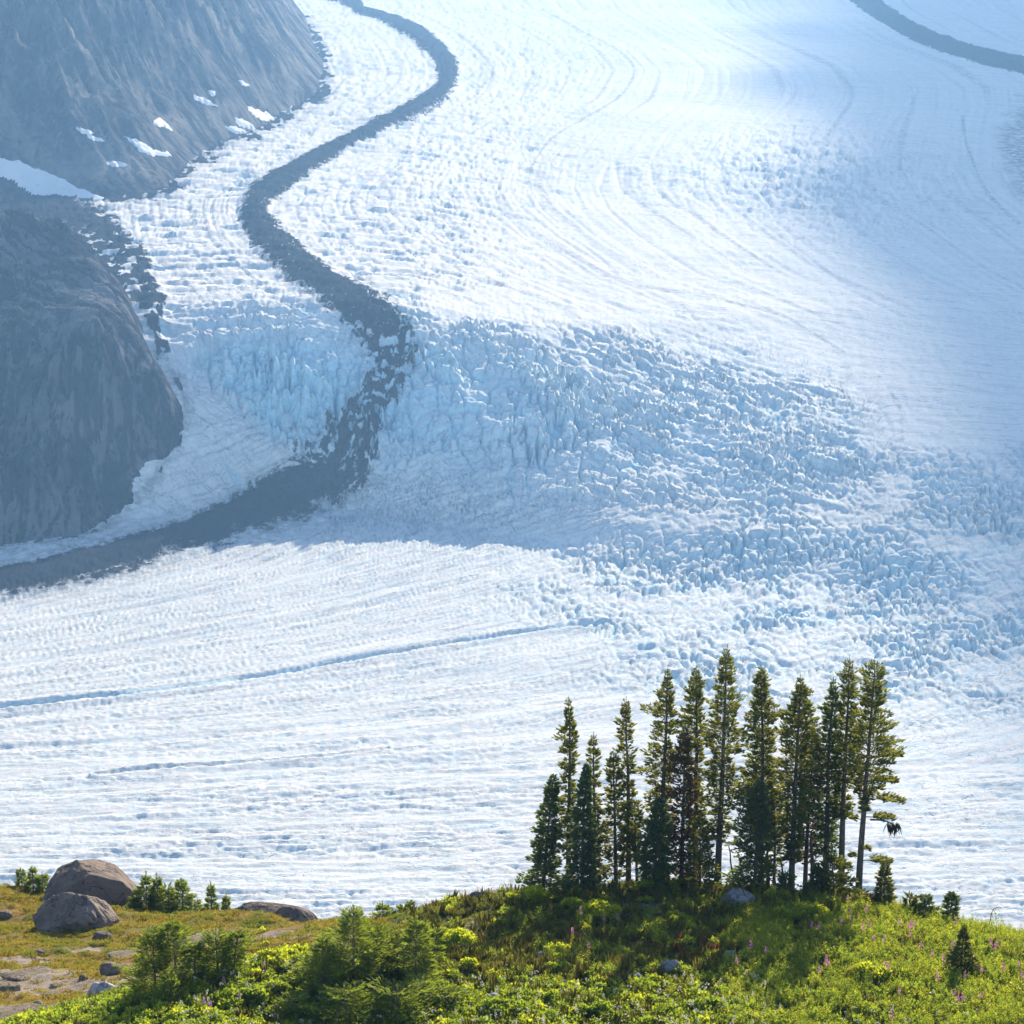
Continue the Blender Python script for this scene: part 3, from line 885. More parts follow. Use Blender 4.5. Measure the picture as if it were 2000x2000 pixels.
_gt = _ground_tps()


def ground(x, y):
    x, y = np.broadcast_arrays(np.asarray(x, float), np.asarray(y, float))
    z = _gt(x, np.minimum(y, 225))
    z = z - 0.85 * np.maximum(y - 225, 0)
    n = 0.38 * fbm(x / 5.5, y / 5.5, 4, 200) + 0.10 * fbm(x / 1.3, y / 1.3, 3, 204)
    return z + n


def ground1(x, y):
    return float(ground(np.array([x]), np.array([y]))[0])


def hit_ground(px, py, y0=112.0, y1=200.0):
    """nearest points of the hillside on sight lines"""
    px, py = np.broadcast_arrays(np.asarray(px, float), np.asarray(py, float))
    ys = np.linspace(y0, y1, 260)
    dx, dy, dz = ray(px.ravel(), py.ravel())
    t = ys[None] / dy[:, None]
    X, Zr = dx[:, None] * t, CAMZ + dz[:, None] * t
    gap = Zr - ground(X, np.broadcast_to(ys, X.shape))
    i = np.maximum(np.argmax(gap < 0, 1), 1)
    ok = (gap < 0).any(1)
    k = np.arange(len(i))
    g0, g1 = gap[k, i - 1], gap[k, i]
    f = np.clip(g0 / (g0 - g1 + 1e-9), 0, 1)
    y = ys[i - 1] + f * (ys[i] - ys[i - 1])
    x = dx / dy * y
    return np.stack([x, y, ground(x, y)], 1), ok


def build_hillside():
    px = np.concatenate([np.linspace(-900, -30, 40), np.linspace(-20, 2020, 320), np.linspace(2030, 2900, 40)])
    ys = np.concatenate([np.linspace(104, 122, 20), np.linspace(122.2, 190, 260), np.linspace(191, 225, 20), np.linspace(235, 790, 30)])
    A, Y = np.meshgrid(_az(px), ys)
    X = A * Y
    Z = ground(X, Y)
    P, R = project(X, Y, Z)
    lim = base_ice(X, Y)
    Z = np.where(Y > 500, np.maximum(Z, -30), Z)
    def blob(*L):
        return np.clip(sum(gauss(P, R, *b) for b in L), 0, 1.2)
    vis = Y < 192
    rock = 1.0 * blob((60, 1985, 110, 22), (10, 1915, 50, 25), (90, 1930, 70, 14), (200, 1925, 70, 10), (40, 1875, 70, 9), (150, 1855, 60, 7), (420, 1838, 90, 14), (240, 1900, 40, 22), (925, 1815, 32, 26), (1250, 1770, 90, 9), (1265, 1785, 70, 8), (560, 1825, 70, 9), (130, 1905, 60, 12), (1160, 1790, 40, 10)) * vis
    mead = sstep(720, 560, P) * sstep(136, 141, Y) * vis
    mead = np.maximum(mead, 0.5 * blob((1000, 1790, 80, 20)))
    me = mesh_from('hillside', np.stack([X, Y, Z], -1).reshape(-1, 3), grid_faces(*X.shape), M_GROUND, True, {'rock': rock.ravel(), 'meadow': mead.ravel()})
    tag(link('hillside', me), kind='structure')


build_hillside()


# ------------------------------------------------------------------ builders of near things
def unit(v):
    return v / np.maximum(np.linalg.norm(v, axis=-1, keepdims=True), 1e-9)


def blades(base, direc, length, width, rng, fold=0.25, mid=0.45):
    """kite-shaped leaves: base (n,3), direc (n,3), length, width (n,)"""
    n = len(base)
    d = unit(direc)
    r = rng.normal(size=(n, 3))
    side = unit(np.cross(d, r))
    nrm = np.cross(d, side)
    L, W = np.asarray(length)[:, None], np.asarray(width)[:, None]
    m = base + d * L * mid + nrm * L * fold * 0.3
    V = np.stack([base, m + side * W * 0.5, base + d * L, m - side * W * 0.5], 1).reshape(-1, 3)
    i = np.arange(n)[:, None] * 4
    F = np.concatenate([i + np.array([0, 1, 2]), i + np.array([0, 2, 3])], 0)
    return V, F


def tube(points, radii, sides=6):
    P, R = np.asarray(points, float), np.asarray(radii, float)
    n = len(P)
    t = unit(np.gradient(P, axis=0))
    a = unit(np.cross(t, np.array([0.31, 0.95, 0.05])))
    b = np.cross(t, a)
    th = np.linspace(0, 2 * np.pi, sides, endpoint=False)
    V = (P[:, None] + R[:, None, None] * (np.cos(th)[None, :, None] * a[:, None] + np.sin(th)[None, :, None] * b[:, None])).reshape(-1, 3)
    F = []
    for i in range(n - 1):
        for k in range(sides):
            q, p = (k + 1) % sides, i * sides
            F += [(p + k, p + q, p + sides + q), (p + k, p + sides + q, p + sides + k)]
    return V, np.array(F)


def joined(parts):
    V, F, n = [], [], 0
    for v, f in parts:
        V.append(v)
        F.append(f + n)
        n += len(v)
    return np.vstack(V), np.vstack(F)


def conifer_meshes(name, h, prof, seed, bare=0.0, mat=None, leaf=(0.215, 0.09), whorl=0.165, per=6, lean=0.0, rad=None, up=0.42, droop=-0.34, gap=0.22, dens=1.0, nod=0.0, leader=0.025, bark=None, dead=0, boughs=()):
    """trunk and crown of one conifer; prof rows: height fraction, half width to the left, half width to the right"""
    rng = np.random.default_rng(seed)
    rad = rad or 0.0125 * h + 0.02
    prof = np.array(prof, float)
    ts = np.linspace(0, 1, 14)
    wob = 0.012 * h * np.cumsum(rng.normal(size=(14, 2)), 0) / 4
    wob -= wob[0]
    axis = np.stack([lean * ts ** 1.3 + wob[:, 0] * ts + nod * np.clip((ts - 0.9) / 0.1, 0, 1) ** 2, wob[:, 1] * ts, h * ts], 1)
    rr = rad * ((1 - ts) ** 0.85) + 0.008
    rr[0] *= 1.25
    wood = [tube(axis, rr, 7)]
    pos = lambda t: np.stack([np.interp(t, ts, axis[:, k]) for k in range(3)], -1)
    B, D, LN, WD = [], [], [], []
    z = bare
    phase = 0.0
    while z < 1 - leader:
        t = z
        wl, wr = np.interp(t, prof[:, 0], prof[:, 1]), np.interp(t, prof[:, 0], prof[:, 2])
        phase += 2.4 + rng.normal() * 0.3
        clump = 0.75 + 0.5 * float(noise(np.array([t * h * 1.1]), np.array([seed * 1.7]))[0]) * 2
        for k in range(per):
            if rng.random() < gap:
                continue
            az = phase + k * 2 * math.pi / per + rng.normal() * 0.25
            c = math.cos(az)
            L = (wr if c > 0 else wl) * (0.55 + 0.45 * abs(c)) + 0.5 * (wl + wr) * 0.45 * (1 - abs(c))
            L *= rng.uniform(0.55, 1.4) * min(max(clump, 0.6), 1.25)
            L = max(L, 0.05)
            el = up * max(0.0, (t - 0.55) / 0.45) + droop * max(0.0, (0.65 - t) / 0.65) + rng.normal() * 0.12
            p0 = pos(np.array(t + rng.uniform(-0.5, 0.5) * whorl / h))
            d = np.array([math.cos(az) * math.cos(el), math.sin(az) * math.cos(el), math.sin(el)])
            n = max(5, int(dens * (9 + L * 29)))
            s = rng.uniform(0.02, 1.0, n) ** 0.6 * L
            lat = np.array([-math.sin(az), math.cos(az), 0.0])
            w = (0.50 * L * (1 - (s / L - 0.45) ** 2) * 0.6 + 0.04) * rng.uniform(-1, 1, n)
            sag = -0.10 * s * (s / max(L, 0.01)) * (1.0 if t < 0.6 else 0.2) + 0.10 * L * (s / L) ** 3
            q = p0 + d * s[:, None] + lat * w[:, None] + np.array([0, 0, 1.0]) * (sag + rng.normal(size=n) * 0.022)[:, None]
            dd = d * 0.75 + lat * (np.sign(w) * rng.uniform(0.2, 0.9, n))[:, None] + np.array([0, 0, 1]) * rng.uniform(0.05, 0.65, n)[:, None]
            B.append(q)
            D.append(dd)
            sc = rng.uniform(0.7, 1.25, n) * (1.0 if t < 0.86 else 0.75 if t < 0.94 else 0.5)
            LN.append(leaf[0] * sc)
            WD.append(leaf[1] * sc)
            if L > 0.3 and rng.random() < 0.55:
                e = p0 + d * L * 0.8
                wood.append(tube([p0, p0 + d * L * 0.45 + [0, 0, -0.02 * L], e], [0.016, 0.011, 0.004], 3))
        z += whorl / h * rng.uniform(0.75, 1.25) * (0.7 if t > 0.85 else 1.0)
    # leading shoot
    tip = pos(np.array(1.0))
    n = 10 + int(leader * h * 45 if leader > 0.05 else 0)
    B.append(tip - np.array([0, 0, 1]) * rng.uniform(0, max(0.5, leader * h), n)[:, None])
    D.append(rng.normal(size=(n, 3)) * 0.5 + [0, 0, 1])
    LN.append(np.full(n, leaf[0] * (0.6 if leader > 0.05 else 0.38)))
    WD.append(np.full(n, leaf[1] * (0.8 if leader > 0.05 else 0.3)))
    for k in range(dead):
        t = rng.uniform(0.05, max(bare, 0.12) + 0.12)
        az = rng.uniform(0, 2 * math.pi)
        p0 = pos(np.array(t))
        L = rng.uniform(0.2, 0.6)
        d = np.array([math.cos(az), math.sin(az), rng.uniform(-0.5, 0.2)])
        wood.append(tube([p0, p0 + d * L * 0.6, p0 + d * L + [0, 0, rng.uniform(-0.1, 0.1)]], [0.014, 0.010, 0.004], 3))
    V, F = blades(np.vstack(B), np.vstack(D), np.concatenate(LN), np.concatenate(WD), rng)
    crown = mesh_from(name + '_crown', V, F, mat or M_FIR)
    wv, wf = joined(wood)
    trunk = mesh_from(name + '_trunk', wv, wf, bark or M_BARK, True)
    bm = []
    for (t, az, L, el) in boughs:
        p0 = pos(np.array(t))
        d = np.array([math.cos(az) * math.cos(el), math.sin(az) * math.cos(el), math.sin(el)])
        lat = np.array([-math.sin(az), math.cos(az), 0.0])
        n = int(150 * L)
        s = rng.uniform(0.28, 1.0, n) * L
        w = 0.30 * L * np.sin(np.pi * np.clip((s / L - 0.2) / 0.85, 0, 1)) * rng.uniform(-1, 1, n)
        q = p0 + d * s[:, None] + lat * w[:, None] + np.array([0, 0, 1.0]) * (-0.12 * s * s / L + rng.normal(size=n) * 0.05 + 0.04)[:, None]
        dd = d + lat * (np.sign(w) * 0.6)[:, None] + np.array([0, 0, 1]) * rng.uniform(0.0, 0.7, n)[:, None]
        v, f = blades(q, dd, leaf[0] * rng.uniform(0.7, 1.2, n), leaf[1] * rng.uniform(0.8, 1.2, n), rng)
        wv, wf = tube([p0, p0 + d * L * 0.5 - [0, 0, 0.03 * L], p0 + d * L - [0, 0, 0.12 * L]], [0.028, 0.018, 0.005], 4)
        bm.append((mesh_from(name + '_bough', v, f, mat or M_FIR), mesh_from(name + '_bough_limb', wv, wf, M_BARK)))
    return trunk, crown, bm


def plant_tree(name, loc, meshes, label, cat, group=None):
    e = link(name, None, None, loc)
    e.empty_display_size = 0.3
    tag(e, label, cat, group)
    link('trunk', meshes[0], e)
    link('crown', meshes[1], e)
    for leaves, limb in meshes[2]:
        b = link('bough', leaves, e)
        link('limb', limb, b)
    return e


MPP = lambda y: 2 * T / 2000 * y / CP          # metres per photograph pixel at depth y


def tree_at(name, px, top, y, prof_px, seed, label, cat, group, top_px=None, **kw):
    """prof_px rows: picture row, half widths in photograph pixels"""
    x = float(_az(px) * y)
    z = ground1(x, y) - 0.08
    _, base = project(x, y, z)
    # height so that the tip stands at the picture row asked for
    zt = float(at_depth(px, top, y)[2])
    h = zt - z
    s = MPP(y)
    wide = kw.pop('wide', 1.25)
    prof = sorted([((float(at_depth(px, r, y)[2]) - z) / h, a * s * wide, b * s * wide) for r, a, b in prof_px])
    if top_px is not None:
        kw['lean'] = (top_px - px) * s
    if 'bare_row' in kw:
        kw['bare'] = max(0.0, (float(at_depth(px, kw.pop('bare_row'), y)[2]) - z) / h)
    if 'bough_px' in kw:
        kw['boughs'] = [((float(at_depth(px, r, y)[2]) - z) / h, az, L * s, el) for r, az, L, el in kw.pop('bough_px')]
    return plant_tree(name, (x, y, z), conifer_meshes(name, h, prof, seed, **kw), label, cat, group)


# ------------------------------------------------------------------ the row of firs on the crest
FIRS = 'tall firs in a row on the grassy crest'
SK = 'young firs filling in between the tall trunks'
FIR_LIST = [
    # px, top row, depth, top px, profile, bare row, seed, material, label, dead twigs, kind
    (1113, 1358, 149.5, 1109, [(1358, 1, 1), (1400, 10, 8), (1440, 18, 13), (1500, 28, 12), (1540, 26, 9), (1600, 24, 12), (1735, 20, 20)], 1600, 11, M_FIR, 'leftmost tall fir, thin spire leaning over the dense young firs at the row end', 14, FIRS, {}),
    (1062, 1512, 148.4, 1084, [(1512, 2, 2), (1560, 12, 12), (1620, 24, 20), (1680, 34, 30), (1735, 38, 34)], 1728, 12, M_FIR_BLUE, 'bushy blue green fir skirted to the ground at the far left end of the row', 0, SK, dict(per=8, gap=0.08, dens=1.2)),
    (1140, 1490, 147.6, 1141, [(1490, 2, 2), (1540, 14, 12), (1600, 26, 20), (1660, 36, 28), (1735, 42, 30)], 1728, 13, M_FIR_BLUE, 'dense blue green young fir with dark skirt beside the leftmost tall fir', 0, SK, dict(per=8, gap=0.08, dens=1.2)),
    (1165, 1430, 149.2, 1160, [(1430, 1, 1), (1470, 10, 9), (1520, 16, 14), (1600, 14, 14), (1660, 12, 14), (1735, 12, 16)], 1725, 14, M_FIR, 'narrow fir of middling height with thin patchy crown, third trunk from the left', 10, FIRS, dict(gap=0.4)),
    (1208, 1468, 149.3, 1200, [(1468, 2, 2), (1520, 15, 14), (1570, 22, 20), (1620, 26, 22), (1665, 30, 14)], 1668, 15, M_FIR, 'shorter fir with pale crooked bare foot left of the lone stunted fir', 12, FIRS, {}),
    (1233, 1360, 149.8, 1225, [(1360, 1, 1), (1400, 9, 8), (1440, 30, 14), (1470, 20, 12), (1500, 18, 12), (1560, 12, 10), (1600, 16, 18), (1650, 14, 16)], 1640, 16, M_FIR, 'slim spire fir with dark bare pole, boughs mostly on its left side', 16, FIRS, dict(gap=0.32)),
    (1250, 1560, 148.8, 1246, [(1560, 10, 8), (1580, 16, 14), (1610, 14, 12), (1640, 6, 5)], 1625, 17, M_FIR, 'stunted little fir with dark tuft on a thin bent pole', 10, FIRS, dict(per=5)),
    (1297, 1300, 149.6, 1301, [(1300, 1, 1), (1350, 14, 12), (1400, 30, 18), (1430, 36, 18), (1500, 38, 14), (1560, 36, 14), (1620, 30, 20), (1735, 16, 18)], 1700, 18, M_FIR, 'tall fir with sparse shelf like boughs reaching left, above a dark skirted fir', 14, FIRS, dict(gap=0.3)),
    (1284, 1555, 147.4, 1294, [(1555, 2, 2), (1600, 18, 18), (1650, 28, 26), (1700, 36, 30), (1735, 36, 30)], 1730, 19, M_FIR_BLUE, 'dark green young fir with broad skirt under the sparse shelving fir', 0, SK, dict(per=8, gap=0.06, dens=1.3)),
    (1338, 1425, 148.2, 1346, [(1425, 2, 2), (1470, 22, 14), (1520, 34, 16), (1570, 34, 20), (1640, 34, 28), (1735, 30, 28)], 1722, 20, M_FIR_RUST, 'rust tinged fir of middling height in front of the tall pair', 10, SK, dict(gap=0.25)),
    (1368, 1300, 150.2, 1366, [(1300, 1, 1), (1345, 16, 11), (1390, 32, 12), (1430, 44, 14), (1480, 38, 12), (1540, 24, 12), (1620, 14, 14)], 1590, 21, M_FIR, 'tall fir with crown combed to its left just left of the tallest tree', 14, FIRS, dict(gap=0.22)),
    (1376, 1590, 147.3, 1372, [(1590, 2, 2), (1640, 18, 18), (1690, 26, 28), (1735, 30, 30)], 1728, 22, M_FIR, 'olive green young fir standing left of the tallest trunk', 0, SK, dict(per=7, gap=0.12)),
    (1411, 1256, 148.6, 1425, [(1256, 1, 1), (1300, 14, 15), (1340, 22, 22), (1400, 36, 28), (1450, 42, 38), (1520, 42, 32), (1580, 36, 30), (1620, 18, 18)], 1600, 23, M_FIR, 'tallest fir of the row, leaning slightly right above a bare grey trunk', 16, FIRS, dict(gap=0.2)),
    (1497, 1296, 149.7, 1495, [(1296, 1, 1), (1345, 14, 13), (1400, 26, 24), (1450, 38, 30), (1500, 44, 36), (1550, 38, 34), (1590, 30, 26)], 1600, 24, M_FIR, 'full sunlit yellow green fir, evenly conical, right of the tallest tree', 14, FIRS, dict(gap=0.1, per=7)),
    (1486, 1520, 147.8, 1490, [(1520, 3, 3), (1570, 24, 22), (1620, 50, 30), (1660, 40, 30), (1735, 48, 24)], 1725, 25, M_FIR_BLUE, 'dark skirted young fir behind the grey lichen covered boulder', 0, SK, dict(per=7, gap=0.14, dens=1.1)),
    (1524, 1545, 149.4, 1522, [(1545, 4, 4), (1580, 22, 22), (1630, 26, 26), (1660, 16, 16)], 1650, 26, M_FIR, 'small dark fir with dead props leaning at its foot', 16, FIRS, {}),
    (1558, 1313, 147.9, 1571, [(1313, 1, 1), (1355, 14, 16), (1400, 32, 30), (1450, 40, 36), (1500, 38, 36), (1550, 30, 30), (1620, 32, 26), (1650, 18, 14)], 1640, 27, M_FIR, 'broad fir with a stout pale bare trunk in the middle of the right half', 14, FIRS, dict(gap=0.14, per=7)),
    (1586, 1425, 150.4, 1592, [(1425, 2, 2), (1470, 18, 20), (1540, 26, 26), (1600, 28, 26), (1650, 14, 14)], 1640, 28, M_FIR_RUST, 'shorter olive fir half hidden behind the broad pale trunked fir', 12, FIRS, {}),
    (1626, 1317, 150.0, 1632, [(1317, 1, 1), (1360, 12, 10), (1420, 24, 16), (1480, 32, 24), (1560, 34, 26), (1620, 24, 22)], 1625, 29, M_FIR_BLUE, 'dark green fir with needle thin tip crowding its taller right neighbour', 14, FIRS, dict(gap=0.14, per=7)),
    (1658, 1282, 149.2, 1666, [(1282, 1, 1), (1325, 22, 14), (1380, 24, 20), (1440, 28, 28), (1500, 26, 26), (1550, 22, 20)], 1555, 30, M_FIR, 'tall fir with long bare brown trunk, second from the right end', 12, FIRS, dict(gap=0.2)),
    (1693, 1280, 147.2, 1709, [(1280, 2, 2), (1315, 26, 22), (1345, 24, 22), (1400, 26, 30), (1450, 34, 44), (1490, 36, 40), (1530, 22, 30), (1560, 8, 8)], 1545, 31, M_FIR, 'rightmost tall fir with separate boughs held out to the right', 10, FIRS,
     dict(gap=0.16, bough_px=[(1480, 0.1, 68, 0.18), (1525, -0.15, 62, 0.12), (1560, 0.05, 78, 0.02), (1595, -0.1, 62, 0.06), (1680, 0.1, 62, 0.02), (1672, 3.3, 22, 0.1), (1655, -1.2, 30, 0.2), (1600, 3.0, 24, 0.05)])),
]
for (px, top, y, tpx, prof, bare_row, seed, mat, label, dead, grp, kw) in FIR_LIST:
    tree_at('fir_tree', px, top, y, prof, seed, label, 'fir tree', grp, top_px=tpx, bare_row=bare_row + (38 if grp == FIRS else 0), mat=mat, dead=dead, **{**dict(wide=1.15 if grp == FIRS else 1.28), **kw})

# saplings along the right of the crest
SAPS = [
    (1745, 1688, 144.6, 1746, [(1688, 2, 2), (1715, 14, 13), (1745, 24, 22), (1775, 26, 24)], 1775, 41, M_FIR, 'knee high conical fir sapling right of the last tall fir', {}),
    (1608, 1688, 145.2, 1607, [(1688, 1, 1), (1715, 10, 10), (1740, 26, 22), (1765, 36, 30)], 1765, 42, M_FIR_BLUE, 'thin tipped fir sapling between the pale trunks', {}),
    (1645, 1672, 145.4, 1640, [(1672, 3, 3), (1700, 22, 30), (1730, 30, 38), (1765, 34, 36)], 1765, 43, M_FIR, 'bushy fir sapling at the foot of the second trunk from the right', {}),
    (1690, 1742, 144.0, 1685, [(1742, 12, 12), (1755, 26, 28), (1775, 30, 32)], 1775, 44, M_FIR, 'low spreading fir at the foot of the rightmost tall trunk', {}),
    (1795, 1752, 143.4, 1798, [(1752, 6, 10), (1768, 14, 18), (1790, 10, 10)], 1792, 45, M_FIR, 'small ragged fir sprig beside the knee high sapling', {}),
    (1832, 1752, 143.2, 1828, [(1752, 6, 6), (1768, 24, 22), (1790, 32, 30)], 1796, 46, M_FIR_BLUE, 'rounded fir bush on the slope left of the lone little sapling', {}),
    (1880, 1742, 142.6, 1879, [(1742, 1, 1), (1765, 9, 9), (1790, 16, 16), (1812, 20, 18)], 1812, 47, M_FIR_BLUE, 'lone dark conical sapling on the far right skyline', {}),
    (1546, 1708, 146.0, 1548, [(1708, 8, 8), (1725, 18, 18), (1745, 18, 18)], 1745, 48, M_FIR_BLUE, 'tiny dark fir at the foot of the broad fir', {}),
    (1720, 1752, 144.5, 1716, [(1752, 8, 8), (1768, 20, 18), (1780, 20, 20)], 1782, 50, M_FIR_RUST, 'low brownish fir bush left of the knee high sapling', {}),
    (1903, 1808, 131.5, 1905, [(1808, 1, 1), (1840, 12, 12), (1870, 24, 24), (1900, 30, 30)], 1896, 49, M_FIR, 'slender dark sapling rising out of the fireweed near the right edge', dict(whorl=0.12, up=0.3, wide=1.0)),
]
for (px, top, y, tpx, prof, bare_row, seed, mat, label, kw) in SAPS:
    tree_at('fir_sapling', px, top, y, prof, seed, label, 'sapling', 'fir saplings along the right of the crest', top_px=tpx, bare_row=bare_row, mat=mat, per=7, gap=0.1, **({'whorl': 0.13, **kw}))

# leaning dead poles under the crowns, and the dead bough with beard lichen
def pole(label, px0, r0, px1, r1, y, rad):
    x0, _, z0 = at_depth(px0, r0, y)
    x1, _, z1 = at_depth(px1, r1, y)
    a, b = np.array([float(x0), y, ground1(float(x0), y) - 0.1]), np.array([float(x1), y + 0.3, float(z1)])
    rng = np.random.default_rng(int(px0 * 7 + r1))
    pts = [a + (b - a) * t + rng.normal(size=3) * 0.025 for t in np.linspace(0, 1, 7)]
    V, F = tube(np.array(pts) - a, np.linspace(rad, rad * 0.45, 7), 6)
    o = link('dead_pole', mesh_from('dead_pole', V, F, M_DEAD, True), None, tuple(a))
    tag(o, label, 'dead tree', 'grey dead poles under the firs')


pole('thin upright dead pole just left of the tallest trunk', 1399, 1735, 1403, 1590, 149.3, 0.085)
pole('dead pole leaning left from the foot of the small dark fir', 1518, 1738, 1504, 1672, 148.5, 0.05)
pole('pale dead prop slanting right below the small dark fir', 1540, 1742, 1522, 1680, 148.7, 0.075)
pole('brown dead stem bent towards the tallest trunk from its right', 1437, 1710, 1424, 1655, 149.4, 0.06)
pole('straight brown dead trunk right of the stout pale trunk', 1587, 1738, 1586, 1630, 148.6, 0.13)
pole('thin dead stem leaning between the two bare trunks on the right', 1650, 1690, 1640, 1608, 149.0, 0.03)
pole('dead brown trunk close behind the skirted fir by the boulder', 1500, 1742, 1498, 1660, 148.9, 0.12)

# ------------------------------------------------------------------ hemlocks of the left foreground
HEMS = 'shaggy dwarf hemlocks on the lower left'
HEM_LIST = [
    (325, 1788, 127.6, 318, [(1788, 3, 3), (1820, 14, 14), (1860, 26, 32), (1900, 34, 36), (1950, 24, 30)], 1872, 61, 'twin stemmed hemlock with bare brown legs at lower left', {}),
    (282, 1806, 127.2, 280, [(1806, 6, 6), (1840, 32, 26), (1880, 46, 34), (1930, 48, 40), (1960, 44, 40)], 1950, 62, 'dense rounded hemlock at the left end of the lower thicket', {}),
    (312, 1905, 125.2, 308, [(1905, 3, 3), (1940, 24, 24), (1975, 46, 44), (2000, 56, 52)], 1995, 63, 'small hemlock low in front of the twin stemmed one', {}),
    (408, 1815, 128.4, 406, [(1815, 4, 4), (1850, 24, 22), (1890, 42, 36), (1925, 46, 40)], 1918, 64, 'hemlock with two lopsided tops left of the lupine slope', {}),
    (440, 1812, 129.0, 452, [(1812, 3, 3), (1835, 12, 16), (1865, 20, 24), (1890, 24, 24)], 1885, 65, 'hemlock whose bent leader points to the right', dict(nod=0.25)),
    (681, 1768, 128.2, 681, [(1768, 3, 3), (1800, 24, 22), (1840, 46, 44), (1880, 66, 60), (1925, 76, 70)], 1918, 66, 'largest hemlock of the thicket, pointed, in the middle of the lower left', {}),
    (621, 1822, 127.0, 619, [(1822, 3, 3), (1860, 22, 20), (1900, 46, 40), (1945, 56, 48)], 1935, 67, 'hemlock left of the largest one with grey inner stem', {}),
    (727, 1803, 129.4, 728, [(1803, 3, 3), (1830, 20, 20), (1870, 36, 36), (1905, 42, 40)], 1900, 68, 'slim hemlock right behind the largest one', {}),
    (806, 1790, 128.6, 806, [(1790, 3, 3), (1820, 20, 22), (1860, 36, 40), (1900, 46, 60)], 1896, 69, 'hemlock at the right end of the lower thicket beside bright bushes', {}),
    (838, 1812, 130.4, 850, [(1812, 3, 4), (1835, 16, 18), (1870, 24, 22)], 1868, 70, 'leaning hemlock tip beside the bright green bush', dict(nod=0.2)),
    (665, 1925, 124.2, 662, [(1925, 10, 10), (1950, 50, 50), (1985, 80, 80), (2010, 90, 90)], 2010, 71, 'low spreading hemlock mat below the largest hemlock', dict(up=0.25)),
    (560, 1945, 124.4, 556, [(1945, 10, 10), (1965, 44, 44), (1990, 66, 66), (2015, 74, 74)], 2015, 72, 'low hemlock mat left of the grey bent branch', dict(up=0.25)),
    (765, 1922, 124.6, 770, [(1922, 10, 10), (1950, 50, 50), (1985, 76, 70), (2010, 80, 76)], 2010, 73, 'dark low hemlock mat at the bottom, right of the others', dict(up=0.25)),
    (815, 1905, 126.4, 822, [(1905, 6, 6), (1930, 34, 40), (1960, 50, 56)], 1965, 74, 'low hemlock with pale drooping tips right of the mats', dict(up=0.25)),
    (250, 1950, 125.4, 245, [(1950, 8, 8), (1975, 44, 40), (2000, 64, 60)], 2005, 75, 'low dark hemlock mat at the left end of the thicket', dict(up=0.25)),
    (505, 1925, 126.6, 503, [(1925, 4, 4), (1950, 26, 26), (1975, 40, 40), (1998, 46, 46)], 1995, 95, 'small hemlock alone among the leafy bushes of the lupine slope', dict(up=0.4)),
    (590, 1872, 128.8, 588, [(1872, 3, 3), (1895, 18, 18), (1925, 30, 30)], 1925, 96, 'little pointed hemlock left of the one with grey inner stem', {}),
    (770, 1818, 129.8, 769, [(1818, 3, 3), (1845, 20, 18), (1880, 34, 32), (1905, 38, 36)], 1905, 97, 'hemlock filling the gap between the slim one and the right end one', {}),
    (870, 1932, 126.2, 872, [(1932, 6, 6), (1952, 30, 34), (1978, 44, 48)], 1980, 98, 'last low hemlock mat at the right, under the biggest bright bush', dict(up=0.25)),
    (362, 1838, 128.0, 364, [(1838, 3, 3), (1870, 20, 20), (1905, 32, 32), (1935, 36, 36)], 1932, 99, 'hemlock joining the twin stemmed one to the one with two tops', {}),
    (652, 1842, 128.6, 650, [(1842, 3, 3), (1870, 22, 22), (1905, 38, 38)], 1905, 100, 'hemlock tucked against the left side of the largest one', {}),
    (400, 1950, 125.8, 396, [(1950, 8, 8), (1972, 30, 30), (2000, 42, 42)], 2005, 76, 'small hemlock mat beneath the hemlock with two tops', dict(up=0.25)),
]
for (px, top, y, tpx, prof, bare_row, seed, label, kw) in HEM_LIST:
    tree_at('dwarf_hemlock', px, top, y, prof, seed, label, 'hemlock', HEMS, top_px=tpx, bare_row=bare_row, mat=M_HEM, **{**dict(leaf=(0.22, 0.048), whorl=0.14, per=8, gap=0.12, up=0.55, droop=0.05, rad=0.045, dens=1.2, wide=1.3, leader=0.11), **kw})
BEHIND = 'dwarf hemlocks behind the boulders on the left skyline'
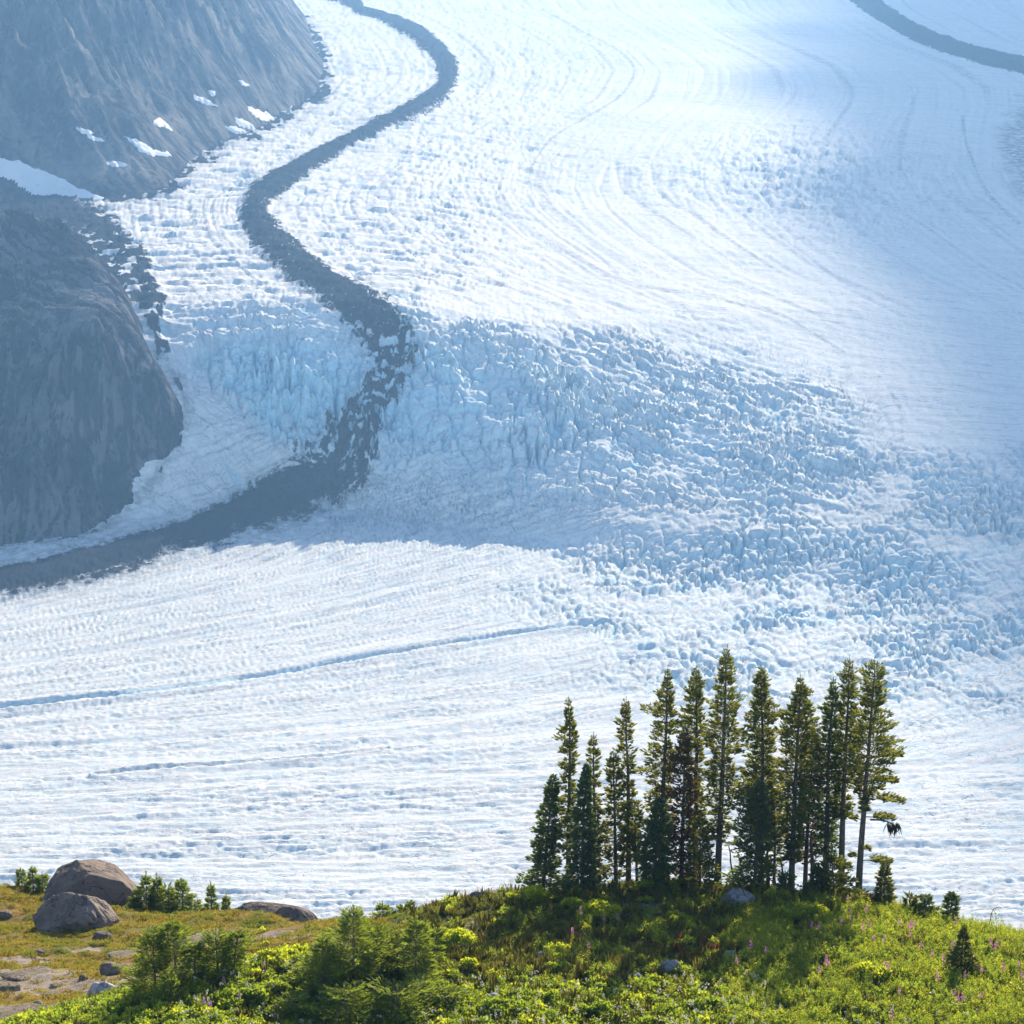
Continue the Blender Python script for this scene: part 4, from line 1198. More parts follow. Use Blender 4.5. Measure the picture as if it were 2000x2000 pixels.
BACK_LIST = [
    (268, 1702, 176.5, 267, [(1702, 1, 1), (1725, 7, 7), (1760, 20, 20), (1800, 36, 30)], 1802, 81, 'twin pointed hemlock right against the big brown boulder', {}),
    (290, 1706, 176.2, 290, [(1706, 1, 1), (1735, 9, 9), (1770, 22, 22), (1800, 32, 32)], 1802, 82, 'pointed hemlock in the middle of the clump right of the boulders', {}),
    (312, 1728, 175.6, 313, [(1728, 4, 4), (1760, 22, 20), (1805, 34, 30)], 1806, 83, 'rounded low hemlock in the clump right of the boulders', {}),
    (341, 1716, 175.2, 340, [(1716, 2, 2), (1745, 14, 13), (1780, 28, 26), (1805, 34, 30)], 1808, 84, 'rightmost peaked hemlock of the clump right of the boulders', {}),
    (365, 1756, 174.8, 366, [(1756, 3, 3), (1780, 14, 16), (1805, 22, 24)], 1806, 85, 'low hemlock sloping down at the right of the clump', {}),
    (245, 1752, 175.8, 243, [(1752, 4, 4), (1780, 20, 18), (1806, 28, 24)], 1808, 86, 'shady low hemlock under the big boulder', {}),
    (398, 1722, 174.4, 397, [(1722, 1, 1), (1745, 6, 6), (1775, 14, 14), (1800, 22, 18)], 1800, 87, 'slender lone hemlock left of the long dark rock', {}),
    (428, 1744, 174.2, 427, [(1744, 1, 1), (1765, 4, 4), (1785, 9, 9), (1805, 10, 10)], 1800, 88, 'thinnest little hemlock at the end of the long dark rock', {}),
    (20, 1696, 183.0, 18, [(1696, 2, 2), (1725, 14, 14), (1760, 24, 22)], 1760, 89, 'hemlock at the left edge of the skyline', {}),
    (42, 1692, 182.5, 41, [(1692, 1, 1), (1720, 10, 10), (1760, 20, 18)], 1764, 90, 'narrow hemlock left of the big brown boulder', {}),
    (62, 1704, 182.0, 60, [(1704, 2, 2), (1730, 12, 12), (1775, 22, 18)], 1772, 91, 'low hemlock touching the left flank of the big boulder', {}),
    (742, 1760, 152.5, 741, [(1760, 2, 2), (1780, 12, 12), (1805, 22, 20)], 1806, 92, 'tufted hemlock on the skyline behind the largest hemlock', {}),
    (778, 1768, 151.8, 778, [(1768, 2, 2), (1785, 8, 8), (1805, 14, 14)], 1804, 93, 'left of two small hemlocks on the middle skyline', {}),
    (796, 1766, 151.2, 795, [(1766, 3, 3), (1780, 12, 10), (1800, 16, 14)], 1800, 94, 'right of two small hemlocks on the middle skyline', {}),
]
for (px, top, y, tpx, prof, bare_row, seed, label, kw) in BACK_LIST:
    tree_at('dwarf_hemlock', px, top, y, prof, seed, label, 'hemlock', BEHIND, top_px=tpx, bare_row=bare_row, mat=M_HEM, **{**dict(leaf=(0.22, 0.06), whorl=0.15, per=8, gap=0.1, up=0.7, rad=0.045, dens=1.2, wide=1.25, leader=0.16), **kw})


# ------------------------------------------------------------------ rocks
def rock_mesh(name, size, seed, mat, cuts=(), sub=5, rough=0.08, dome=0.0):
    bm = bmesh.new()
    bmesh.ops.create_icosphere(bm, subdivisions=sub, radius=1)
    v = np.array([p.co[:] for p in bm.verts])
    f = np.array([[p.index for p in q.verts] for q in bm.faces])
    bm.free()
    rng = np.random.default_rng(seed)
    big = fbm(v[:, 0] * 1.1 + seed + 0.6 * v[:, 2], v[:, 1] * 1.1 - 0.8 * v[:, 2], 3, seed)
    v = v * (1 + 0.22 * big)[:, None]
    planes = list(cuts) + [(*unit(rng.normal(size=3)), rng.uniform(0.72, 0.95)) for _ in range(7)]
    for a, b, c, d in planes:
        n = unit(np.array([a, b, c], float))
        k = v @ n - d
        v = v - np.where(k > 0, k * 0.84, 0)[:, None] * n
    small = ridged(v[:, 0] * 2.6 + 1.4 * v[:, 2], v[:, 1] * 2.6 - 1.7 * v[:, 2], 4, seed + 3, 0.6)
    v = v * (1 + rough * 0.55 * small + 0.05 * fbm(v[:, 0] * 2 + v[:, 2], v[:, 1] * 2 - v[:, 2], 2, seed + 9))[:, None]
    v = v * np.array(size)
    return mesh_from(name, v, f, mat, True)


def rock_at(name, px, py, y, w_px, h_px, seed, mat, label, cat='rock', group=None, deep=1.0, sink=0.35, cuts=(), rot=0.0, sub=5, rough=0.08):
    """centre of the visible base at px, py; size in photograph pixels"""
    if y is None:
        p = hit_ground(px, py)[0][0]
        x, y = float(p[0]), float(p[1])
    else:
        x = float(_az(px) * y)
    s = MPP(y)
    hw, hh = w_px * s / 2, h_px * s / (1 + sink * 0.6) / 1.0
    hz = h_px * s * 0.6
    me = rock_mesh(name, (hw, hw * deep, hz), seed, mat, cuts, sub, rough)
    o = link(name, me, None, (x, y, ground1(x, y) + hz * (1 - 2 * sink)))
    o.rotation_euler = (0, 0, rot)
    return tag(o, label, cat, group)


BIG = 'large boulders on the left skyline'
rock_at('boulder', 154, 1796, 179.0, 206, 94, 301, M_BOULDER, 'biggest brown boulder with a flat sunlit top on the left skyline', 'boulder', BIG, 0.8, 0.3, [(-0.72, -0.3, 0.62, 0.62), (0.42, 0.1, 0.9, 0.74), (0.1, -0.95, 0.25, 0.7)], sub=6, rough=0.07)
rock_at('boulder', 128, 1842, 169.0, 142, 76, 307, M_GREY, 'rounded grey boulder with deep folds in front of the biggest boulder', 'boulder', BIG, 0.8, 0.3, [(-0.55, -0.5, 0.65, 0.66), (0.75, 0.0, 0.6, 0.74)], sub=6, rough=0.2)
rock_at('boulder', 505, 1822, 173.0, 190, 58, 311, M_BOULDER, 'long low dark rock on the skyline right of the hemlock clump', 'boulder', BIG, 0.5, 0.3, [(0, -0.4, 0.9, 0.7)], sub=6, rough=0.08)
rock_at('boulder', 562, 1822, 171.5, 96, 64, 313, M_BOULDER, 'humped dark rock at the right end of the long low rock', 'boulder', BIG, 0.7, 0.3, [(-0.4, -0.5, 0.7, 0.7)], sub=5)
rock_at('boulder', 1452, 1756, 143.6, 64, 36, 317, M_SLATE, 'smooth grey boulder lying under the firs on the crest', 'boulder', None, 0.7, 0.3, [(-0.6, -0.3, 0.7, 0.7), (0.6, -0.2, 0.75, 0.72)])
rock_at('boulder', 172, 1968, 143.0, 66, 48, 319, M_PALE, 'pale white boulder behind the grass at lower left', 'boulder', None, 0.8, 0.3, [(-0.8, -0.3, 0.5, 0.7)])
SM = 'small stones about the hillside'
for a in [(905, 1778, 148.6, 18, 12, 331, M_BOULDER, 'leftmost small dark rock on the middle skyline'), (928, 1772, 148.8, 30, 18, 332, M_BOULDER, 'middle dark rock on the middle skyline'),
          (962, 1767, 148.8, 44, 14, 333, M_BOULDER, 'flat dark rock on the middle skyline left of the firs'),
          (1312, 1898, None, 50, 30, 334, M_SLATE, 'blue grey stone spotted with orange lichen in the shaded slope'), (1242, 1912, None, 30, 16, 335, M_SLATE, 'low blue grey stone left of the orange spotted stone'),
          (1168, 1934, None, 17, 15, 336, M_SLATE, 'small dark blue stone in the middle of the shaded slope'), (1056, 1872, None, 24, 16, 337, M_SLATE, 'grey stone among dry stalks on the shaded slope'),
          (1100, 1922, None, 16, 12, 338, M_PALE, 'pale little stone among dry stalks on the shaded slope'), (964, 1950, None, 26, 14, 339, M_PALE, 'pale flat stone near the bottom of the slope'),
          (1428, 1872, None, 22, 22, 340, M_SLATE, 'bluish stone half hidden by fireweed in the middle right'), (1728, 1862, None, 26, 14, 341, M_SLATE, 'dark stone peeping out of the fireweed'),
          (163, 1912, None, 18, 12, 342, M_BOULDER, 'brown stone in the middle of the left meadow'), (75, 1962, None, 20, 9, 343, M_SLATE, 'little dark stone on the pale slab at lower left'),
          (112, 1926, None, 30, 8, 344, M_GREY, 'flat grey stone in the lower left meadow'), (218, 1902, None, 44, 34, 345, M_GREY, 'folded grey outcrop beside the dense rounded hemlock'),
          (200, 1836, None, 36, 24, 346, M_BOULDER, 'mossy stone at the right foot of the folded boulder'), (10, 1790, None, 30, 14, 347, M_BOULDER, 'dark stone at the left edge below the skyline hemlocks'),
          (75, 1862, None, 26, 10, 348, M_BOULDER, 'low dark stone below the folded boulder')]:
    rock_at('stone', *a, cat='stone', group=SM, deep=0.8, sub=4)
SL = 'flat bare granite slabs'
for a in [(40, 1986, None, 150, 20, 351, M_SLAB, 'broad pale pink slab in the bottom left corner'), (8, 1935, None, 60, 34, 352, M_SLAB, 'tilted pink slab at the left edge'),
          (130, 1966, None, 60, 10, 353, M_SLAB, 'thin grey slab beside the pale white boulder'), (420, 1840, None, 150, 16, 354, M_SLAB, 'long bare slab behind the hemlocks with two tops'),
          (372, 1850, None, 70, 14, 355, M_SLAB, 'shorter slab left of the long bare slab'), (612, 1816, 170.0, 90, 10, 356, M_SLAB, 'low slab on the skyline right of the humped rock'),
          (255, 1866, None, 90, 10, 357, M_SLAB, 'grey slab breaking the meadow left of the twin stemmed hemlock'), (60, 1905, None, 110, 12, 358, M_SLAB, 'streaked slab across the left meadow')]:
    rock_at('slab', *a, cat='rock slab', group=SL, deep=0.7, sub=5, sink=0.41, cuts=[(0, 0, 1, 0.45)])


# ------------------------------------------------------------------ plant kits
def kit_stems(seed, stems, h, spread, leaves, ll, lw, mat_name, stem_lean=0.35, up=0.3, first=0.15, droop=0.0):
    rng = np.random.default_rng(seed)
    B, D, L, W, wood = [], [], [], [], []
    for i in range(stems):
        a = rng.uniform(0, 6.28)
        r = spread * math.sqrt(rng.random())
        b = np.array([r * math.cos(a), r * math.sin(a), -0.03])
        d = unit(np.array([math.cos(a) * stem_lean * rng.random(), math.sin(a) * stem_lean * rng.random(), 1.0]))
        hh = h * rng.uniform(0.65, 1.15) * (1 - 0.35 * r / max(spread, 0.01))
        n = max(4, int(leaves * rng.uniform(0.8, 1.2)))
        s = np.linspace(first, 1, n) * hh
        az = np.arange(n) * 2.4 + rng.uniform(0, 6)
        B.append(b + d * s[:, None])
        D.append(np.stack([np.cos(az), np.sin(az), up + 0.5 * (s / hh) ** 2 - droop + rng.normal(size=n) * 0.15], 1))
        sc = (1.05 - 0.55 * (s / hh) ** 2) * rng.uniform(0.8, 1.2, n)
        L.append(ll * sc)
        W.append(lw * sc)
        wood.append(tube([b, b + d * hh * 0.5, b + d * hh], [0.006, 0.005, 0.002], 3))
    V, F = blades(np.vstack(B), np.vstack(D), np.concatenate(L), np.concatenate(W), rng)
    return joined([(V, F)] + wood)


def kit_dome(seed, n, r, h, ll, lw, flat=0.5):
    rng = np.random.default_rng(seed)
    u = rng.normal(size=(n, 3))
    u[:, 2] = np.abs(u[:, 2])
    u = unit(u)
    k = rng.uniform(0.55, 1.0, n)[:, None] ** 0.6
    lump = (0.8 + 0.35 * fbm(u[:, 0] * 2.2 + seed, u[:, 1] * 2.2, 2, seed))[:, None]
    p = u * k * lump * np.array([r, r, h])
    d = u * [1, 1, 0.6] + rng.normal(size=(n, 3)) * flat + [0, 0, 0.25]
    sc = rng.uniform(0.7, 1.25, n)
    return blades(p, d, ll * sc, lw * sc, rng)


def kit_grass(seed, n, r, h, w):
    rng = np.random.default_rng(seed)
    a, q = rng.uniform(0, 6.28, n), r * np.sqrt(rng.random(n))
    b = np.stack([q * np.cos(a), q * np.sin(a), np.zeros(n) - 0.03], 1)
    d = np.stack([np.cos(a) * rng.uniform(0, 0.7, n), np.sin(a) * rng.uniform(0, 0.7, n), np.ones(n)], 1)
    return blades(b, d, h * rng.uniform(0.5, 1.2, n), np.full(n, w), rng, 0.6, 0.35)


def scatter(name, kits, pts, idx, scale, rng, **props):
    """one object of uncountable ground cover: kit meshes instanced on points"""
    col = bpy.data.collections.new(name + '_kit')
    for i, (vf, mat) in enumerate(kits):
        me = mesh_from('%s_%d' % (name, i), vf[0], vf[1], mat)
        ob = bpy.data.objects.new('%s_kit_%02d' % (name, i), me)
        col.objects.link(ob)
    n = len(pts)
    me = bpy.data.meshes.new(name)
    me.vertices.add(n)
    me.vertices.foreach_set('co', np.asarray(pts, np.float32).ravel())
    a = me.attributes.new('pick', 'INT', 'POINT')
    a.data.foreach_set('value', np.asarray(idx, np.int32))
    a = me.attributes.new('size', 'FLOAT', 'POINT')
    a.data.foreach_set('value', np.asarray(scale, np.float32))
    a = me.attributes.new('turn', 'FLOAT_VECTOR', 'POINT')
    rot = np.stack([rng.normal(size=n) * 0.12, rng.normal(size=n) * 0.12, rng.uniform(0, 6.28, n)], 1)
    a.data.foreach_set('vector', rot.astype(np.float32).ravel())
    o = link(name, me)
    tag(o, kind='stuff', **props)
    g = bpy.data.node_groups.new(name, 'GeometryNodeTree')
    g.interface.new_socket('Geometry', in_out='INPUT', socket_type='NodeSocketGeometry')
    g.interface.new_socket('Geometry', in_out='OUTPUT', socket_type='NodeSocketGeometry')
    gi, go = g.nodes.new('NodeGroupInput'), g.nodes.new('NodeGroupOutput')
    iop = g.nodes.new('GeometryNodeInstanceOnPoints')
    ci = g.nodes.new('GeometryNodeCollectionInfo')
    ci.inputs['Collection'].default_value = col
    ci.inputs['Separate Children'].default_value = True
    ci.inputs['Reset Children'].default_value = True
    iop.inputs['Pick Instance'].default_value = True

    def named(attr, typ):
        k = g.nodes.new('GeometryNodeInputNamedAttribute')
        k.data_type = typ
        k.inputs['Name'].default_value = attr
        return k.outputs['Attribute']
    g.links.new(gi.outputs[0], iop.inputs['Points'])
    g.links.new(ci.outputs[0], iop.inputs['Instance'])
    g.links.new(named('pick', 'INT'), iop.inputs['Instance Index'])
    g.links.new(named('turn', 'FLOAT_VECTOR'), iop.inputs['Rotation'])
    g.links.new(named('size', 'FLOAT'), iop.inputs['Scale'])
    g.links.new(iop.outputs[0], go.inputs[0])
    o.modifiers.new('plants', 'NODES').node_group = g
    return o


def ground_points(n, seed, y0=119, y1=188, pad=420):
    n = int(n * 1.34)
    rng = np.random.default_rng(seed)
    y = np.sqrt(rng.uniform(y0 ** 2, y1 ** 2, n))
    px = rng.uniform(-pad, 2000 + pad, n)
    x = _az(px) * y
    z = ground(x, y)
    p, r = project(x, y, z)
    return np.stack([x, y, z], 1), p, r, rng


# herbs of the front slopes: leafy greens, brightest on the left ridge and along the bottom
P, p, r, rng = ground_points(60000, 401)
y = P[:, 1]
front = sstep(137, 131, y)
ridge = front * sstep(900, 800, p)
bottom = sstep(1885, 1960, r) * front
mid = gauss(p, r, 1170, 1830, 320, 75)
clump = fbm(P[:, 0] / 2.2, y / 2.2, 2, 402)
dens = np.clip(0.95 * ridge + 0.85 * bottom * sstep(1500, 1350, p) + 0.35 * bottom + 0.16 * mid * sstep(0.0, 0.3, clump) + 0.3 * sstep(0.1, 0.4, clump) * (y < 150) * (p > 850), 0, 1)
k = rng.random(len(p)) < dens * 0.42
P, p, r, clump = P[k], p[k], r[k], clump[k]
pick = np.where(clump + 0.25 * rng.normal(size=len(p)) > 0.05, rng.integers(0, 3, len(p)), rng.integers(3, 6, len(p)))
herb_kits = [(kit_stems(1, 7, 0.42, 0.22, 9, 0.13, 0.075, '', up=0.25), M_HERB), (kit_dome(2, 90, 0.30, 0.32, 0.12, 0.085), M_BUSH), (kit_stems(3, 9, 0.5, 0.26, 10, 0.11, 0.06, '', up=0.4), M_HERB),
             (kit_dome(4, 90, 0.32, 0.26, 0.13, 0.08), M_HERB), (kit_stems(5, 6, 0.35, 0.25, 8, 0.14, 0.09, '', up=0.1), M_HERB), (kit_dome(6, 80, 0.26, 0.36, 0.11, 0.07), M_HERB)]
scatter('leafy_herbs', herb_kits, P, pick, rng.uniform(0.7, 1.35, len(p)), rng)

# fireweed and willow scrub on the right
P, p, r, rng = ground_points(42000, 411, 119, 150)
lumps = fbm(P[:, 0] / 1.7, P[:, 1] / 1.7, 2, 414)
edge = 1430 + 60 * noise(P[:, 0] / 3.0, P[:, 1] / 3.0, 412) + 220 * sstep(1800, 1740, r)
dens = sstep(edge - 40, edge + 60, p) * (0.5 + 0.5 * sstep(-0.3, 0.2, fbm(P[:, 0] / 1.8, P[:, 1] / 1.8, 2, 413))) * (P[:, 1] < 149)
dens = np.maximum(dens, 0.05 * (p > 980) * (P[:, 1] < 147))
k = rng.random(len(p)) < dens * 0.6 * sstep(-0.55, 0.1, lumps)
P, p, r, lumps = P[k], p[k], r[k], lumps[k]
wk = [(kit_stems(11, 5, 0.75, 0.16, 20, 0.15, 0.035, '', 0.25, 0.45), M_WILLOW), (kit_stems(12, 6, 0.6, 0.22, 16, 0.13, 0.045, '', 0.3, 0.35), M_WILLOW), (kit_stems(13, 4, 0.85, 0.14, 22, 0.14, 0.035, '', 0.25, 0.4), M_HERB),
      (kit_dome(14, 110, 0.30, 0.45, 0.11, 0.055), M_WILLOW), (kit_stems(15, 7, 0.55, 0.25, 14, 0.12, 0.05, '', 0.35, 0.4), M_HERB), (kit_dome(16, 120, 0.34, 0.4, 0.12, 0.06), M_HERB)]
sun_side = lumps + 0.5 * sstep(1900, 1780, r) + 0.35 * rng.normal(size=len(p)) > 0.2  # yellower kits higher on the slope, painting sunlight into leaf colour
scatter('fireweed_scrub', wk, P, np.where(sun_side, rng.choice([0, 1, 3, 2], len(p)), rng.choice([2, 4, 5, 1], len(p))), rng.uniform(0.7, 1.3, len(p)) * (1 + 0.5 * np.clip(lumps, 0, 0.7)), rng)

# heather and crowberry mats over the mound
P, p, r, rng = ground_points(62000, 421, 119, 186)
dens = (p > 760) * (P[:, 1] < 152) * sstep(1640, 1440, p) * (0.35 + 0.65 * sstep(-0.25, 0.15, fbm(P[:, 0] / 2.6, P[:, 1] / 2.6, 2, 422)))
dens = np.maximum(dens, 0.35 * (p > 1400) * (P[:, 1] > 138) * (P[:, 1] < 152))
mc = fbm(P[:, 0] / 3.2, P[:, 1] / 2.4, 3, 423)
dens = np.maximum(dens, 0.85 * (p < 760) * (P[:, 1] > 138) * sstep(0.0, 0.25, mc) * (r < 1900))
bare_spots = np.clip(gauss(p, r, 1250, 1772, 90, 11) + gauss(p, r, 925, 1815, 34, 26) + gauss(p, r, 1165, 1792, 34, 9) + gauss(p, r, 1060, 1900, 60, 12), 0, 1)
k = rng.random(len(p)) < dens * 0.55 * (1 - 0.9 * bare_spots)
P, p = P[k], p[k]
hk = [(kit_dome(21, 100, 0.28, 0.13, 0.07, 0.035), M_HEATH), (kit_dome(22, 110, 0.34, 0.16, 0.075, 0.035), M_HEATH), (kit_dome(23, 90, 0.24, 0.10, 0.07, 0.04), M_TURF), (kit_stems(24, 12, 0.2, 0.2, 7, 0.06, 0.03, '', 0.5), M_HEATH)]
scatter('heather_mats', hk, P, rng.choice(4, len(p), p=[0.4, 0.3, 0.12, 0.18]), rng.uniform(0.6, 1.3, len(p)), rng)

# grass: dry stalks on the mound, short turf in the left meadow
P, p, r, rng = ground_points(90000, 431, 119, 188)
meadow = (p < 760) * (P[:, 1] > 136)
bare = np.clip(sum(gauss(p, r, *b) for b in ((60, 1985, 110, 20), (10, 1915, 50, 22), (90, 1930, 70, 12), (200, 1925, 70, 9), (420, 1838, 90, 12), (560, 1825, 70, 8), (40, 1875, 70, 8), (150, 1855, 60, 6))), 0, 1)
dens = 0.62 * meadow * (1 - 0.92 * bare) * sstep(-0.35, 0.25, fbm(P[:, 0] / 3.5, P[:, 1] / 3.5, 3, 432)) + 0.10 * (p > 800) * (P[:, 1] < 150) + 0.25 * gauss(p, r, 1010, 1880, 120, 40) + 0.08
k = rng.random(len(p)) < dens * 0.5
P, p, y = P[k], p[k], P[k, 1]
m = (p < 760) & (y > 136)
gk = [(kit_grass(31, 40, 0.22, 0.16, 0.02), M_TURF), (kit_grass(32, 46, 0.26, 0.12, 0.022), M_TURF), (kit_dome(33, 70, 0.3, 0.12, 0.07, 0.03), M_TURF), (kit_grass(34, 16, 0.12, 0.5, 0.016), M_GRASS), (kit_grass(35, 22, 0.16, 0.38, 0.016), M_GRASS)]
scatter('mountain_grass', gk, P, np.where(m, rng.integers(0, 3, len(p)), rng.integers(3, 5, len(p))), rng.uniform(0.6, 1.3, len(p)), rng)

# wildflowers too small to tell apart: white heads along the bottom, pale spikes on the left ridge, red stalks
def flower_head(seed, h, n, r, ll):
    rng = np.random.default_rng(seed)
    u = unit(rng.normal(size=(n, 3)))
    return blades(np.array([0, 0, h]) + u * r * [1, 1, 0.7], u + [0, 0, 0.3], np.full(n, ll), np.full(n, ll * 0.8), rng)


P, p, r, rng = ground_points(30000, 441, 119, 140)
dens = 0.055 * sstep(1900, 1960, r) * (p > 780) * (p < 1500) + 0.05 * (p < 760) * (P[:, 1] < 131) * (p > 330) + 0.02 * (p > 1300) * sstep(1940, 1990, r)
red = 0.10 * gauss(p, r, 1340, 1860, 60, 14) + 0.10 * gauss(p, r, 1510, 1905, 50, 14) + 0.012 * (p > 1400) * sstep(1930, 1990, r)
u = rng.random(len(p))
k = u < dens + red
isred = u[k] > dens[k]
P, p = P[k], p[k]
fk = [(flower_head(51, 0.52, 12, 0.045, 0.05), M_WHITE), (joined([flower_head(s, 0.38 + 0.05 * i, 6, 0.03, 0.04) for i, s in enumerate((52, 53, 54, 55))]), M_WHITE), (kit_grass(56, 8, 0.08, 0.42, 0.035), M_RED)]
scatter('small_wildflowers', fk, P, np.where(isred, 2, rng.integers(0, 2, len(p))), rng.uniform(0.8, 1.25, len(p)), rng)


# ------------------------------------------------------------------ bushes and flowers one can count
def bush(px, py, hw, h_px, seed, label, mat=None, y=None, n=None):
    if y is None:
        q = hit_ground(px, py)[0][0]
        x, y = float(q[0]), float(q[1])
    else:
        x = float(_az(px) * y)
    s = MPP(y)
    r, h = hw * s, h_px * s
    rng = np.random.default_rng(seed)
    parts = []
    m = max(4, int(hw / 6))
    for i in range(m):
        a, q = rng.uniform(0, 6.28), r * math.sqrt(rng.random()) * 0.75
        rr = r * rng.uniform(0.32, 0.5)
        v, f = kit_dome(seed * 13 + i, int(70 + 900 * rr * rr), rr, rr * 0.9, 0.14, 0.09, 0.6)
        parts.append((v + [q * math.cos(a), 0.8 * q * math.sin(a), max(0.05, h * (1 - 0.5 * (q / r) ** 2) * rng.uniform(0.45, 0.85) - rr * 0.3)], f))
    o = link('bush', None, None, (x, y, ground1(x, y)))
    o.empty_display_size = 0.2
    tag(o, label, 'bush', 'bright leafy bushes on the mound')
    v, f = joined(parts)
    link('foliage', mesh_from('bush_foliage', v, f, mat or M_BUSH), o)
    st = [tube([[0, 0, -0.05], [rng.normal() * r * 0.3, rng.normal() * r * 0.3, h * 0.4], [rng.normal() * r * 0.5, rng.normal() * r * 0.5, h * 0.8]], [0.015, 0.01, 0.005], 4) for _ in range(5)]
    v, f = joined(st)
    link('stems', mesh_from('bush_stems', v, f, M_BARK), o)


for a in [(1035, 1762, 42, 32, 501, 'brightest yellow green bush on the crest at the left foot of the fir row'), (1002, 1766, 24, 20, 502, 'smaller pale bush at the left edge of the crest'),
          (1115, 1782, 26, 34, 503, 'round bright bush just below the crest under the left firs'), (1172, 1796, 42, 38, 504, 'wide yellow green bush beside a pink fireweed below the crest'),
          (1140, 1802, 20, 20, 505, 'little bush on the left of the wide bush with pink fireweed'), (885, 1868, 52, 56, 506, 'biggest bright green bush right of the lower hemlock thicket'),
          (850, 1845, 26, 30, 507, 'bright bush touching the leaning hemlock tip'), (918, 1850, 26, 34, 508, 'bright bush at the right shoulder of the biggest bush'),
          (1086, 1866, 24, 30, 509, 'single green bush in the middle of the mound'), (920, 1892, 26, 18, 510, 'low yellow leaved bush beneath the biggest bright bush'),
          (1255, 1740, 28, 24, 511, 'yellowish bush on the crest below the stunted fir'), (1282, 1742, 22, 18, 512, 'soft green bush between two yellow bushes on the crest'),
          (1326, 1738, 28, 24, 513, 'bright bush on the crest below the rust tinged fir'), (1362, 1742, 18, 16, 514, 'small green bush left of the grey boulder on the crest'),
          (1510, 1760, 34, 22, 515, 'pale green bush right of the grey boulder on the crest'), (1262, 1822, 26, 22, 516, 'green bush on the open face of the mound'),
          (1285, 1832, 18, 14, 517, 'low green bush beside the pale flowered sprig'), (1320, 1795, 20, 14, 518, 'flat yellow green bush under the crest'),
          (1418, 1778, 16, 12, 519, 'low bright bush below the grey boulder'), (1565, 1800, 42, 34, 520, 'big sunny yellow bush at the top of the fireweed slope'),
          (1608, 1798, 36, 32, 521, 'second sunny yellow bush on the fireweed slope, right of the big one'), (1530, 1798, 24, 26, 522, 'left sunny bush where the fireweed slope begins'),
          (1370, 1975, 50, 30, 523, 'broad green bush at the bottom, right of the middle'), (1440, 1985, 44, 30, 524, 'broad green bush at the bottom beside the red stalks'),
          (1165, 1985, 40, 34, 525, 'green bush with white flowers at the bottom middle'), (985, 1985, 50, 34, 526, 'green bush at the bottom right of the hemlock mats'),
          (1090, 1960, 26, 24, 527, 'green leafy clump below the pale little stone'), (1152, 1912, 24, 18, 528, 'low green clump in the middle of the shaded slope'),
          (1262, 1765, 16, 14, 529, 'tiny green bush above the bare patch on the mound'), (1540, 1940, 24, 26, 530, 'bright sprouting bush in the shaded fireweed'),
          (1700, 1915, 40, 34, 531, 'lit green bush in the middle of the fireweed slope'), (520, 1890, 44, 34, 532, 'bright bush on the lupine slope left of the hemlock with grey stem'),
          (575, 1872, 34, 32, 533, 'bright bush on the top of the lupine slope'), (470, 1965, 60, 30, 534, 'broad bright bush low on the lupine slope'), (530, 1945, 44, 30, 535, 'leafy bush in the middle of the lupine slope')]:
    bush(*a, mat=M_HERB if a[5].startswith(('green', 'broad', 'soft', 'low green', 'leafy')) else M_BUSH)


def fireweed_meshes(seed, mat, h=0.95):
    rng = np.random.default_rng(seed)
    lean = rng.normal(size=2) * 0.06
    top = np.array([lean[0], lean[1], h])
    n = 26
    s = np.linspace(0.12, 0.72, n)
    az = np.arange(n) * 2.4
    lv, lf = blades(top * s[:, None], np.stack([np.cos(az), np.sin(az), np.full(n, 0.35)], 1), 0.16 * (1.1 - s), np.full(n, 0.035), rng)
    sv, sf = tube([[0, 0, -0.05], top * 0.5, top], [0.008, 0.007, 0.003], 4)
    v, f = joined([(lv, lf), (sv, sf)])
    m = 26
    t = rng.uniform(0.66, 1.0, m)
    a = rng.uniform(0, 6.28, m)
    fv, ff = blades(top * t[:, None], np.stack([np.cos(a), np.sin(a), np.full(m, 0.25)], 1), 0.085 * (1.25 - 0.75 * (t - 0.66) / 0.34), np.full(m, 0.075), rng)
    return mesh_from('fireweed_stem', v, f, M_WILLOW), mesh_from('fireweed_flower', fv, ff, mat)


FW_KINDS = [fireweed_meshes(601 + i, M_PINK, h) for i, h in enumerate((0.85, 1.0, 1.15))] + [fireweed_meshes(611, M_PURPLE, 0.7)]
FW = [(1586, 1802), (1599, 1811), (1659, 1783), (1655, 1748), (1697, 1805), (1687, 1818), (1707, 1829), (1785, 1805), (1777, 1812), (1780, 1822), (1866, 1799), (1872, 1836), (1860, 1840), (1849, 1874), (1842, 1879),
      (1729, 1880), (1734, 1891), (1611, 1875), (1616, 1879), (1600, 1895), (1464, 1852), (1496, 1852), (1439, 1877), (1832, 1909), (1905, 1883), (1916, 1895), (1956, 1895), (1987, 1880), (1942, 1852), (1936, 1846), (1945, 1838),
      (1871, 1953), (1876, 1950), (1754, 1934), (1863, 1942), (1739, 1987), (1914, 1942), (1798, 1847), (1694, 1779), (1774, 1804), (1995, 1905), (1885, 1905), (1663, 1790), (1642, 1800), (1725, 1842), (1820, 1860), (1755, 1800)]
FWL = [(1119, 1813, 'lone pink fireweed on the left face of the mound'), (1180, 1793, 'tall pink fireweed against the wide yellow green bush'), (1136, 1783, 'pink fireweed behind the little bush below the crest'),
       (1148, 1843, 'faded pink fireweed beside the single green bush'), (1207, 1790, 'small pink fireweed right of the wide yellow green bush')]
